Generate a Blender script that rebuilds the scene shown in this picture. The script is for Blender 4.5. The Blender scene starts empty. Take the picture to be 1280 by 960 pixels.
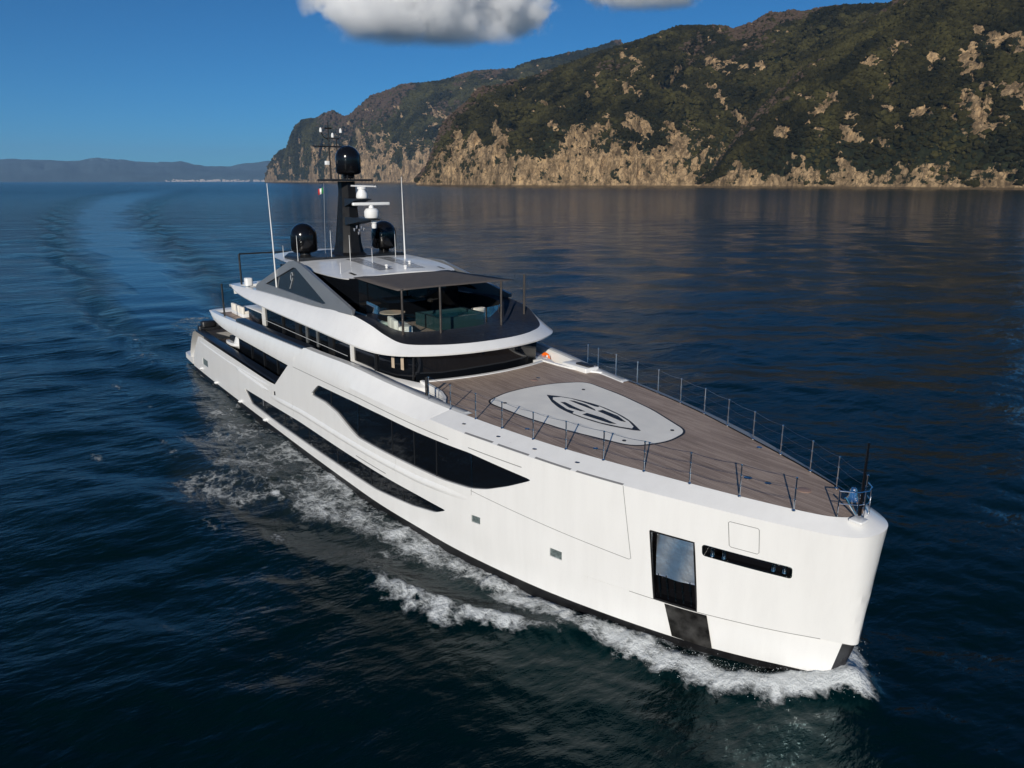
import bpy, math, random
import numpy as np
from mathutils import Vector, Matrix
from mathutils.geometry import delaunay_2d_cdt
random.seed(7); RNG = np.random.default_rng(11)
sc = bpy.context.scene
COL = sc.collection

# ------------------------------------------------------------ camera (X = ahead of the yacht, Y = its port side, Z up, metres)
CAM = Vector((10.64, -18.407, 13.865))
yaw = math.radians(35.97); pit = math.atan((480 - 226.5) / 938.4)
fw = Vector((-math.cos(yaw) * math.cos(pit), math.sin(yaw) * math.cos(pit), -math.sin(pit)))
rt = Vector((math.sin(yaw), math.cos(yaw), 0)); up = rt.cross(fw)
cd = bpy.data.cameras.new('camera'); cam = bpy.data.objects.new('camera', cd); COL.objects.link(cam)
M = Matrix.Identity(4)
for i in range(3):
    M[i][0] = rt[i]; M[i][1] = up[i]; M[i][2] = -fw[i]; M[i][3] = CAM[i]
cam.matrix_world = M
cd.sensor_width = 36; cd.lens = 938.4 / 1280 * 36; cd.clip_start = 0.5; cd.clip_end = 200000
sc.camera = cam

# ------------------------------------------------------------ sky, sun, exposure
SUN = Vector((0.644, -0.765, 0)).normalized(); SEL = math.radians(19.6)
w = bpy.data.worlds.new("World"); sc.world = w; w.use_nodes = True
nt = w.node_tree; bg = nt.nodes['Background']
sky = nt.nodes.new('ShaderNodeTexSky'); sky.sky_type = 'NISHITA'; sky.sun_disc = False
sky.sun_elevation = SEL; sky.sun_rotation = math.atan2(SUN.x, SUN.y)
sky.altitude = 0; sky.air_density = 0.66; sky.dust_density = 0.0; sky.ozone_density = 10.0
tint = nt.nodes.new('ShaderNodeMix'); tint.data_type = 'RGBA'; tint.blend_type = 'MULTIPLY'; tint.inputs[0].default_value = 1; tint.inputs[7].default_value = (.62, 1.13, 1.02, 1)
nt.links.new(sky.outputs[0], tint.inputs[6]); nt.links.new(tint.outputs[2], bg.inputs[0]); bg.inputs[1].default_value = 0.072
ld = bpy.data.lights.new('sun', 'SUN'); lo = bpy.data.objects.new('sun', ld); COL.objects.link(lo)
ld.energy = 4.5; ld.angle = math.radians(0.53); ld.color = (1.0, 0.93, 0.82)
sd = Vector((SUN.x * math.cos(SEL), SUN.y * math.cos(SEL), math.sin(SEL)))
lo.rotation_euler = sd.to_track_quat('Z', 'Y').to_euler(); lo.location = (0, 0, 60)
sc.view_settings.view_transform = 'Standard'; sc.view_settings.look = 'None'
sc.view_settings.exposure = 0.0; sc.view_settings.gamma = 1
sc.render.engine = 'CYCLES'
sc.cycles.max_bounces = 30; sc.cycles.diffuse_bounces = 3; sc.cycles.glossy_bounces = 4; sc.cycles.transmission_bounces = 6; sc.cycles.volume_bounces = 30; sc.cycles.volume_step_rate = 0.5; sc.cycles.volume_max_steps = 256; sc.cycles.transparent_max_bounces = 12
sc.cycles.use_denoising = True; sc.cycles.caustics_reflective = False; sc.cycles.caustics_refractive = False

# ------------------------------------------------------------ helpers
def tag(o, label=None, cat=None, group=None, kind=None):
    if label: o['label'] = label
    if cat: o['category'] = cat
    if group: o['group'] = group
    if kind: o['kind'] = kind
    return o
def empty(name, loc=(0, 0, 0), label=None, cat=None, group=None):
    o = bpy.data.objects.new(name, None); COL.objects.link(o); o.location = loc; o.empty_display_size = .3
    return tag(o, label, cat, group)
def link_mesh(name, me, mat, parent=None, ang=32):
    if mat: me.materials.append(mat)
    if ang is not None:
        me.polygons.foreach_set('use_smooth', [True] * len(me.polygons))
        me.set_sharp_from_angle(angle=math.radians(ang))
    o = bpy.data.objects.new(name, me); COL.objects.link(o)
    if parent:
        o.parent = parent
    return o
class MB:
    def __init__(s): s.v = []; s.f = []
    def add(s, v, f):
        n = len(s.v); s.v += [tuple(map(float, p)) for p in v]; s.f += [[n + i for i in q] for q in f]; return s
    def box(s, a, b):
        x0, y0, z0 = a; x1, y1, z1 = b
        return s.add([(x0,y0,z0),(x1,y0,z0),(x1,y1,z0),(x0,y1,z0),(x0,y0,z1),(x1,y0,z1),(x1,y1,z1),(x0,y1,z1)],
                     [(0,3,2,1),(4,5,6,7),(0,1,5,4),(1,2,6,5),(2,3,7,6),(3,0,4,7)])
    def rbox(s, a, b, r=.08, seg=3):
        """box with rounded vertical corners and a soft top edge"""
        x0, y0, z0 = a; x1, y1, z1 = b; r = min(r, abs(x1-x0)/2.01, abs(y1-y0)/2.01)
        def ring(ins, z):
            o = []
            for cx, cy, a0 in ((x1-r, y1-r, 0), (x0+r, y1-r, 90), (x0+r, y0+r, 180), (x1-r, y0+r, 270)):
                for k in range(seg + 1):
                    t = math.radians(a0 + 90 * k / seg); o.append((cx + (r-ins)*math.cos(t), cy + (r-ins)*math.sin(t), z))
            return o
        q = min(r * .6, (z1 - z0) * .45)
        return s.loft([ring(q*.5, z0), ring(0, z0+q*.5), ring(0, z1-q), ring(q*.35, z1-q*.3), ring(q*.98, z1)], True, True, True)
    def tube(s, pts, r, n=8, caps=True):
        pts = [Vector(p) for p in pts]; rr = r if hasattr(r, '__len__') else [r] * len(pts); rings = []
        for i, p in enumerate(pts):
            d = (pts[min(i+1, len(pts)-1)] - pts[max(i-1, 0)]).normalized()
            a = d.cross(Vector((0, 0, 1)) if abs(d.z) < .9 else Vector((1, 0, 0))).normalized(); b = d.cross(a)
            rings.append([p + (a*math.cos(2*math.pi*k/n) + b*math.sin(2*math.pi*k/n)) * rr[i] for k in range(n)])
        return s.loft(rings, True, caps, caps)
    def lathe(s, prof, c=(0, 0, 0), n=28):
        return s.loft([[(c[0] + r*math.cos(2*math.pi*k/n), c[1] + r*math.sin(2*math.pi*k/n), c[2] + z) for k in range(n)] for r, z in prof], True, True, True)
    def loft(s, rings, closed=True, cap0=False, cap1=False):
        n = len(rings[0]); v = [p for r in rings for p in r]; f = []
        for i in range(len(rings) - 1):
            for k in range(n if closed else n - 1):
                a = i*n + k; b = i*n + (k+1) % n; f.append((a, b, b + n, a + n))
        if cap0: f.append(tuple(range(n-1, -1, -1)))
        if cap1: f.append(tuple((len(rings)-1)*n + k for k in range(n)))
        return s.add(v, f)
    def prism(s, poly, z0, z1):
        return s.loft([[(x, y, z0) for x, y in poly], [(x, y, z1) for x, y in poly]], True, True, True)
    def prismy(s, poly, y0, y1):
        return s.loft([[(x, y0, z) for x, z in poly], [(x, y1, z) for x, z in poly]], True, True, True)
    def build(s, name, mat, parent=None, ang=32, merge=False):
        me = bpy.data.meshes.new(name); me.from_pydata(s.v, [], s.f)
        if merge:
            import bmesh
            bm = bmesh.new(); bm.from_mesh(me); bmesh.ops.remove_doubles(bm, verts=bm.verts, dist=1e-4)
            bmesh.ops.recalc_face_normals(bm, faces=bm.faces); bm.to_mesh(me); bm.free()
        else:
            import bmesh
            bm = bmesh.new(); bm.from_mesh(me); bmesh.ops.recalc_face_normals(bm, faces=bm.faces); bm.to_mesh(me); bm.free()
        me.update(); return link_mesh(name, me, mat, parent, ang)

def cat(P, n=10, mirror0=False):
    """centripetal Catmull-Rom through points of any dimension"""
    P = np.asarray(P, float); out = []; N = len(P)
    for i in range(N - 1):
        if i > 0: p0 = P[i-1]
        elif mirror0: p0 = P[1].copy(); p0[1] *= -1
        else: p0 = 2*P[0] - P[1]
        p1, p2 = P[i], P[i+1]; p3 = P[i+2] if i + 2 < N else 2*P[i+1] - P[i]
        tj = lambda a, b: max(np.linalg.norm(b - a) ** .5, 1e-6)
        t1 = tj(p0, p1); t2 = t1 + tj(p1, p2); t3 = t2 + tj(p2, p3)
        for k in range(n):
            t = t1 + (t2 - t1) * k / n
            a1 = (t1-t)/t1*p0 + t/t1*p1; a2 = (t2-t)/(t2-t1)*p1 + (t-t1)/(t2-t1)*p2; a3 = (t3-t)/(t3-t2)*p2 + (t-t2)/(t3-t2)*p3
            b1 = (t2-t)/t2*a1 + t/t2*a2; b2 = (t3-t)/(t3-t1)*a2 + (t-t1)/(t3-t1)*a3
            out.append((t2-t)/(t2-t1)*b1 + (t-t1)/(t2-t1)*b2)
    out.append(P[-1]); return np.array(out)

# ------------------------------------------------------------ materials
MATS = {}
def mat(name, col, rough=.5, metal=0, spec=.5, coat=0, noise=None, bump=None, emit=None):
    if name in MATS: return MATS[name]
    m = bpy.data.materials.new(name); m.use_nodes = True; n = m.node_tree.nodes; l = m.node_tree.links
    b = n['Principled BSDF']; b.inputs['Base Color'].default_value = (*col, 1); b.inputs['Roughness'].default_value = rough
    b.inputs['Metallic'].default_value = metal; b.inputs['Specular IOR Level'].default_value = spec
    b.inputs['Coat Weight'].default_value = coat; b.inputs['Coat Roughness'].default_value = .06
    tc = n.new('ShaderNodeTexCoord')
    if noise:
        sc_, amt = noise; nz = n.new('ShaderNodeTexNoise'); nz.inputs['Scale'].default_value = sc_; nz.inputs['Detail'].default_value = 6
        l.new(tc.outputs['Object'], nz.inputs['Vector'])
        mr = n.new('ShaderNodeMapRange'); mr.inputs[1].default_value = .3; mr.inputs[2].default_value = .7
        mr.inputs[3].default_value = 1 - amt; mr.inputs[4].default_value = 1 + amt; l.new(nz.outputs[0], mr.inputs[0])
        hs = n.new('ShaderNodeHueSaturation'); hs.inputs['Color'].default_value = (*col, 1); l.new(mr.outputs[0], hs.inputs['Value'])
        l.new(hs.outputs[0], b.inputs['Base Color'])
        m2 = n.new('ShaderNodeMapRange'); m2.inputs[1].default_value = .3; m2.inputs[2].default_value = .7
        m2.inputs[3].default_value = rough * .8; m2.inputs[4].default_value = min(1, rough * 1.25); l.new(nz.outputs[0], m2.inputs[0]); l.new(m2.outputs[0], b.inputs['Roughness'])
    if bump:
        sc_, st, dist = bump; nz = n.new('ShaderNodeTexNoise'); nz.inputs['Scale'].default_value = sc_; nz.inputs['Detail'].default_value = 5
        l.new(tc.outputs['Object'], nz.inputs['Vector']); bp = n.new('ShaderNodeBump'); bp.inputs['Strength'].default_value = st; bp.inputs['Distance'].default_value = dist
        l.new(nz.outputs[0], bp.inputs['Height']); l.new(bp.outputs[0], b.inputs['Normal'])
    if emit: b.inputs['Emission Color'].default_value = (*emit[0], 1); b.inputs['Emission Strength'].default_value = emit[1]
    MATS[name] = m; return m
def gelcoat():
    m = mat('gelcoat_white', (.80, .795, .775), .30, coat=.6)
    n = m.node_tree.nodes; l = m.node_tree.links; b = n['Principled BSDF']
    tc = n.new('ShaderNodeTexCoord'); mp = n.new('ShaderNodeMapping'); mp.inputs['Scale'].default_value = (1.6, 1.6, .22)
    nz = n.new('ShaderNodeTexNoise'); nz.inputs['Scale'].default_value = 1.5; nz.inputs['Detail'].default_value = 7; nz.inputs['Roughness'].default_value = .62
    l.new(tc.outputs['Object'], mp.inputs[0]); l.new(mp.outputs[0], nz.inputs['Vector'])
    r = n.new('ShaderNodeValToRGB'); r.color_ramp.elements[0].position = .3; r.color_ramp.elements[0].color = (.775, .772, .76, 1)
    r.color_ramp.elements[1].position = .6; r.color_ramp.elements[1].color = (.815, .813, .80, 1)
    l.new(nz.outputs[0], r.inputs[0]); l.new(r.outputs[0], b.inputs['Base Color'])
    mr = n.new('ShaderNodeMapRange'); mr.inputs[3].default_value = .2; mr.inputs[4].default_value = .45; l.new(nz.outputs[0], mr.inputs[0]); l.new(mr.outputs[0], b.inputs['Roughness'])
    n2 = n.new('ShaderNodeTexNoise'); n2.inputs['Scale'].default_value = .5; n2.inputs['Detail'].default_value = 2; l.new(tc.outputs['Object'], n2.inputs['Vector'])
    bp = n.new('ShaderNodeBump'); bp.inputs['Strength'].default_value = .25; bp.inputs['Distance'].default_value = .03; l.new(n2.outputs[0], bp.inputs['Height']); l.new(bp.outputs[0], b.inputs['Normal']); l.new(bp.outputs[0], b.inputs['Coat Normal'])
    return m
def teak():
    m = mat('teak_planks', (.2, .13, .09), .6)
    n = m.node_tree.nodes; l = m.node_tree.links; b = n['Principled BSDF']
    tc = n.new('ShaderNodeTexCoord'); sp = n.new('ShaderNodeSeparateXYZ'); l.new(tc.outputs['Object'], sp.inputs[0])
    def math_(op, a, bb=None, c=None):
        x = n.new('ShaderNodeMath'); x.operation = op
        for i, q in enumerate((a, bb, c)):
            if q is None: continue
            if isinstance(q, (int, float)): x.inputs[i].default_value = q
            else: l.new(q, x.inputs[i])
        return x.outputs[0]
    yy = math_('MULTIPLY', sp.outputs['Y'], 1/.085); fr = math_('FRACT', yy); fl = math_('FLOOR', yy)
    wn = n.new('ShaderNodeTexWhiteNoise'); wn.noise_dimensions = '2D'
    cb = n.new('ShaderNodeCombineXYZ'); l.new(fl, cb.inputs[0])
    off = math_('MULTIPLY', fl, .37); xx = math_('FLOOR', math_('ADD', math_('MULTIPLY', sp.outputs['X'], .45), off)); l.new(xx, cb.inputs[1]); l.new(cb.outputs[0], wn.inputs['Vector'])
    mp = n.new('ShaderNodeMapping'); mp.inputs['Scale'].default_value = (.5, 7, 1); l.new(tc.outputs['Object'], mp.inputs[0])
    gr = n.new('ShaderNodeTexNoise'); gr.inputs['Scale'].default_value = 2.2; gr.inputs['Detail'].default_value = 8; l.new(mp.outputs[0], gr.inputs['Vector'])
    bl = n.new('ShaderNodeTexNoise'); bl.inputs['Scale'].default_value = .35; bl.inputs['Detail'].default_value = 4; l.new(tc.outputs['Object'], bl.inputs['Vector'])
    v = math_('ADD', math_('ADD', math_('MULTIPLY', wn.outputs[0], .28), math_('MULTIPLY', gr.outputs[0], .7)), math_('MULTIPLY', bl.outputs[0], .7))
    r = n.new('ShaderNodeValToRGB'); e = r.color_ramp.elements; e[0].position = .45; e[0].color = (.185, .13, .10, 1); e[1].position = 1.15; e[1].color = (.43, .33, .265, 1)
    l.new(v, r.inputs[0])
    seam = math_('LESS_THAN', fr, .1); mx = n.new('ShaderNodeMix'); mx.data_type = 'RGBA'; l.new(math_('MULTIPLY', seam, .75), mx.inputs[0]); l.new(r.outputs[0], mx.inputs[6]); mx.inputs[7].default_value = (.03, .027, .025, 1)
    l.new(mx.outputs[2], b.inputs['Base Color']); return m
WHITE = gelcoat(); TEAK = teak()
WHITE2 = mat('painted_white', (.78, .78, .77), .35, coat=.3, noise=(2, .04))
GREY = mat('silver_grey_paint', (.17, .18, .19), .3, metal=.3, coat=.4, noise=(1.5, .08))
GREYL = mat('light_grey_paint', (.42, .43, .44), .4, noise=(2, .06))
BLACK = mat('black_gloss_paint', (.005, .005, .006), .16, spec=.35, coat=.15)
BLACKM = mat('black_satin_paint', (.012, .012, .013), .4, noise=(3, .3))
BOOT = mat('black_bottom_paint', (.008, .008, .009), .35, noise=(3, .3))
APRON = mat('dark_navy_deck', (.014, .016, .023), .5, noise=(4, .12))
CAPR = mat('dark_navy_rail', (.010, .013, .022), .35, spec=.35, coat=.1)
CHROME = mat('polished_steel', (.75, .75, .76), .12, metal=1, noise=(1.2, .06))
STEELM = mat('stainless_plate', (.5, .5, .51), .16, metal=1, bump=(2.2, .6, .05))
GLASSD = mat('tinted_black_glass', (.004, .005, .007), .04, spec=.6)
GLASSI = mat('interior_dark', (.012, .013, .015), .4)
PADW = mat('pale_pad_paint', (.87, .84, .77), .6, noise=(1.2, .05))
MARK = mat('black_marking_paint', (.012, .012, .014), .5)
FABRIC = mat('grey_canvas', (.085, .072, .065), .9, noise=(3, .12), bump=(14, .3, .01))
CUSH = mat('cream_cushion', (.76, .72, .64), .9, bump=(9, .3, .02))
CUSHG = mat('sage_cushion', (.46, .54, .49), .9, bump=(9, .3, .02))
BEIGE = mat('beige_top', (.5, .40, .30), .6, noise=(2, .1))
WOOD = mat('varnished_wood', (.22, .11, .05), .35, noise=(5, .25))
SPA = mat('spa_water', (.01, .06, .07), .05)
LINE = mat('panel_gap_grey', (.22, .22, .22), .6)
RED = mat('flag_red', (.5, .02, .02), .8); GRN = mat('flag_green', (.02, .25, .06), .8); ORANGE = mat('buoy_orange', (.9, .16, .01), .5)
def clearglass():
    m = bpy.data.materials.new('clear_glass_panel'); m.use_nodes = True; n = m.node_tree.nodes; l = m.node_tree.links
    n.remove(n['Principled BSDF']); o = n['Material Output']; t = n.new('ShaderNodeBsdfTransparent'); t.inputs[0].default_value = (.86, .91, .91, 1)
    g = n.new('ShaderNodeBsdfGlossy'); g.inputs['Roughness'].default_value = .02; f = n.new('ShaderNodeFresnel'); f.inputs[0].default_value = 1.5; mx = n.new('ShaderNodeMixShader')
    l.new(f.outputs[0], mx.inputs[0]); l.new(t.outputs[0], mx.inputs[1]); l.new(g.outputs[0], mx.inputs[2]); l.new(mx.outputs[0], o.inputs[0]); return m
CLEAR = clearglass()

# ------------------------------------------------------------ numpy noise
def _h(ix, iy, s):
    a = (ix.astype(np.int64) * 374761393 + iy.astype(np.int64) * 668265263 + s * 1442695041) & 0xffffffff
    a = ((a ^ (a >> 13)) * 1274126177) & 0xffffffff
    return ((a ^ (a >> 16)) & 0xffff) / 65535.0
def vn(x, y, s=0):
    ix = np.floor(x); iy = np.floor(y); fx = x - ix; fy = y - iy
    fx = fx*fx*fx*(fx*(fx*6-15)+10); fy = fy*fy*fy*(fy*(fy*6-15)+10)
    a = _h(ix, iy, s); b = _h(ix+1, iy, s); c = _h(ix, iy+1, s); d = _h(ix+1, iy+1, s)
    return (a + (b-a)*fx) * (1-fy) + (c + (d-c)*fx) * fy
def fbm(x, y, o=5, s=0, g=.5):
    r = 0; a = 1; t = 0
    for k in range(o):
        r = r + a * vn(x, y, s + k*17); t += a; a *= g; x = x*2.03 + 3.1; y = y*2.03 + 7.7
    return r / t
def ridged(x, y, o=5, s=0, g=.5):
    r = 0; a = 1; t = 0
    for k in range(o):
        r = r + a * (1 - np.abs(2*vn(x, y, s + k*13) - 1)); t += a; a *= g; x = x*2.07 + 1.7; y = y*2.07 + 5.3
    return r / t
def grid_faces(nr, nc, off=0):
    i = np.arange(nr-1)[:, None] * nc + np.arange(nc-1)[None, :] + off
    return np.stack([i, i+1, i+1+nc, i+nc], -1).reshape(-1, 4)
def np_mesh(name, V, F, attrs=None, smooth=True):
    me = bpy.data.meshes.new(name); V = np.asarray(V, np.float32); F = np.asarray(F, np.int32); k = F.shape[1]
    me.vertices.add(len(V)); me.vertices.foreach_set('co', V.ravel())
    me.loops.add(F.size); me.loops.foreach_set('vertex_index', F.ravel())
    me.polygons.add(len(F)); me.polygons.foreach_set('loop_start', np.arange(0, F.size, k, dtype=np.int32))
    me.polygons.foreach_set('use_smooth', np.full(len(F), smooth))
    for a, d in (attrs or {}).items():
        at = me.attributes.new(a, 'FLOAT', 'POINT'); at.data.foreach_set('value', np.asarray(d, np.float32).ravel())
    me.update(calc_edges=True); return me
def smooth(a, b, x):
    t = np.clip((x - a) / (b - a), 0, 1); return t*t*(3-2*t)
# ------------------------------------------------------------ sea
FH = math.hypot(938.4, 253.5)
def az_of(px): return math.atan((px - 640) / FH)            # bearing of a photograph column, from the view axis
VAX = math.atan2(fw.y, fw.x)                                 # world angle of the view axis
def polar(az, r): return CAM.x + r*np.cos(VAX - az), CAM.y + r*np.sin(VAX - az)

BOWROLL = cat([(1.5,-.1),(.8,-.9),(.1,-1.9),(-.7,-2.55),(-1.7,-3.0),(-2.8,-3.35),(-4.2,-3.75),(-5.7,-4.15),(-7.2,-4.5),(-9.5,-4.95)])
CREST2 = cat([(-4.6,-4.0),(-5.6,-4.8),(-6.5,-5.6),(-7.4,-6.2),(-8.3,-6.9),(-9.5,-7.45),(-10.8,-7.8),(-12.2,-7.95),(-13.4,-7.7)])
CREST3 = cat([(-6.6,-4.1),(-8.5,-4.6),(-10.5,-5.1),(-12.5,-5.6),(-14.3,-6.1),(-17.4,-6.7),(-19.8,-7.1)])
def pdist(x, y, L):
    d = np.full(x.shape, 1e9); tt = np.zeros(x.shape); sg = np.zeros(x.shape)
    for i in range(len(L)-1):
        a = L[i]; b = L[i+1]; e = b - a; q = np.clip(((x-a[0])*e[0] + (y-a[1])*e[1]) / (e@e), 0, 1)
        dx = x - a[0] - q*e[0]; dy = y - a[1] - q*e[1]; dd = np.hypot(dx, dy); m = dd < d
        d = np.where(m, dd, d); tt = np.where(m, (i+q)/(len(L)-1), tt); sg = np.where(m, np.sign(e[0]*dy - e[1]*dx), sg)
    return d, tt, sg
OUTX = np.array([-95,-66,-47,-44.7,-36.9,-30.6,-23.6,-20.6,-16.9,-13.2,-9.9,-6,-3])
OUTY = np.array([9,8.5,8.2,8.0,9.4,10.4,11.2,10.3,9.2,7.7,6.6,4.6,3.0])
HULLX = np.array([-60,-50,-36,-17,-11.4,-7.7,-5.3,-2.5,-1,0,1.2,1.3]); HULLY = np.array([4.5,5.3,5.5,5.35,4.8,4.05,3.35,2.35,1.6,1.0,.1,0])
def sea_fields(x, y):
    r = np.hypot(x - CAM.x, y - CAM.y)
    foam = np.zeros(x.shape); h = np.zeros(x.shape); milk = np.zeros(x.shape)
    m = (np.abs(x) < 110) & (np.abs(y) < 40)
    X = x[m]; Yr = y[m]; f = np.zeros(X.shape); hh = np.zeros(X.shape); mk = np.zeros(X.shape)
    for side in (1, -1):
        Y = Yr * side * 1.0
        n1 = fbm(X*.55 + 9, Y*.55 + side*5, 4, 3); n2 = fbm(X*1.7, Y*1.7 + side*9, 3, 8)
        hy = np.interp(X, HULLX, HULLY); dh = -Y - hy
        wob = (n1-.5)*1.1
        d, t, s = pdist(X + wob*.7, Y + wob*.5, BOWROLL)
        wd = (.62 + .3*t)*(.45 + 1.15*n2)
        f = np.maximum(f, np.where(Y < .4, np.exp(-(d/wd)**2) * (.86 - .35*t + .30*n2) , 0))
        hh += np.exp(-(d/.55)**2) * (.26 - .14*t) * (t < .999)
        d, t, s = pdist(X + wob*.5, Y + wob*.4, CREST2)
        env = np.sin(np.clip(t*1.05, 0, 1)*math.pi)**.45
        wd = np.where(s > 0, .95, .38)*(.55 + .9*n2)
        f = np.maximum(f, np.exp(-(d/wd)**2) * env * (.60 + .46*n2))
        hh += np.exp(-(d/.7)**2) * .30 * env
        d, t, s = pdist(X + wob, Y + wob*.6, CREST3)
        f = np.maximum(f, np.exp(-(d/(.55+.6*t))**2) * (.75 - .25*t) * (.75+.5*n2))
        # lace of foam and aerated water between hull and the outer edge of the wash
        oy = np.interp(X, OUTX, OUTY); u = dh / np.maximum(oy - hy, .3)
        n3 = fbm(X*.16 + 2, Y*.35, 3, 21)
        ins = smooth(-.25, .05, u) * (1 - smooth(.45 + (n3-.5)*1.2, 1.15 + (n3-.5)*1.4, u)) * smooth(-52, -36, X) * (1 - smooth(-9, -2, X))
        f = np.maximum(f, ins * (.20 + .50*n1 + .20*smooth(-30, -12, X)))
        mk = np.maximum(mk, ins)
        f = np.maximum(f, np.exp(-(dh/.35)**2) * .55 * (n2+.35) * (X < 0) * (X > -50) * (dh > -.6))
        # loose patches
        for (cx, cy, rx, ry, am) in ((-25.7,-11.6,1.7,.7,.62),(-30.8,-10.9,3,.7,.55),(-31.3,-14.3,2.2,.5,.55),(-47,-11,4,.8,.5),(-40.8,-10.4,3,.8,.5),(-19.7,-11.7,1.5,.8,.5),(-17.1,-9.7,1.3,.7,.6),
                                     (-21.3,-8.4,1.3,.35,.9),(-55,-7.5,5,1.0,.55),(-64,-6.8,5,1.2,.5),(-12.6,-6.3,1.0,.45,.75),(-13.6,-6.9,.8,.35,.6)):
            f = np.maximum(f, np.exp(-(((X-cx)/rx)**2 + ((Y-cy)/ry)**2)) * am * (.35 + .95*n2))
        # diverging waves of the wake
        ph = (-Y - hy) * 1.15 + (X + 20) * .42
        hh += np.sin(ph) * .13 * np.exp(-((u-.9)/.6)**2) * smooth(-90, -50, X) * (1 - smooth(-12, -4, X))
    hh = hh + np.clip(f, 0, 1) * (ridged(X*1.9, Yr*1.9, 3, 55) - .5) * .22
    hy_ = np.interp(X, HULLX, HULLY); hh = hh + .20*np.exp(-((np.abs(Yr) - hy_)/.9)**2) * smooth(-9, -3, X) * (1 - smooth(1.2, 2.0, X))
    # wash astern
    fs = np.exp(-(Yr/4.2)**2) * smooth(-95, -60, X) * (1 - smooth(-50.5, -49.5, X))
    f = np.maximum(f, fs * (.30 + .52*fbm(X*.8, Yr*.8, 3, 31)))
    foam[m] = f; h[m] = hh; milk[m] = mk
    # long smooth trail astern bending to the right, with darker ruffled arms each side
    TR = cat([(-50,0),(-66,-.8),(-109,3),(-197,12),(-345,31),(-643,86),(-1277,250),(-2000,470)], 8)
    tx = TR[:, 0][::-1]; ty = TR[:, 1][::-1]
    cy = np.interp(x, tx, ty); dist = (cy - y) + (fbm(x/25, y/25, 3, 62) - .5)*3.5; hw = 4.5 + 7.5*np.clip((-60 - x)/260, 0, 3)
    slick = smooth(1.15, .6, np.abs(dist)/hw) * smooth(-56, -80, x) * (1 - smooth(-900, -600, -x)) if False else smooth(0, 1, 1.7 - np.abs(dist)/hw*1.4) * (x < -50) * smooth(-56, -85, x)*0 + 0
    q = np.abs(dist) / hw
    on = np.clip((-x - 50) / 22, 0, 1) * np.clip((1700 + x) / 1100, 0, 1)
    slick = np.clip(1.6 - 1.3*q + (fbm(x/14, y/3.5, 3, 61) - .5)*1.3, 0, 1) * on
    arm = np.exp(-((q - 1.4)/.38)**2) * on * 1.5
    h = h + np.sin((np.abs(dist) - hw)*1.0 + x*.12) * .16 * arm
    return foam, h, milk, slick, arm
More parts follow.
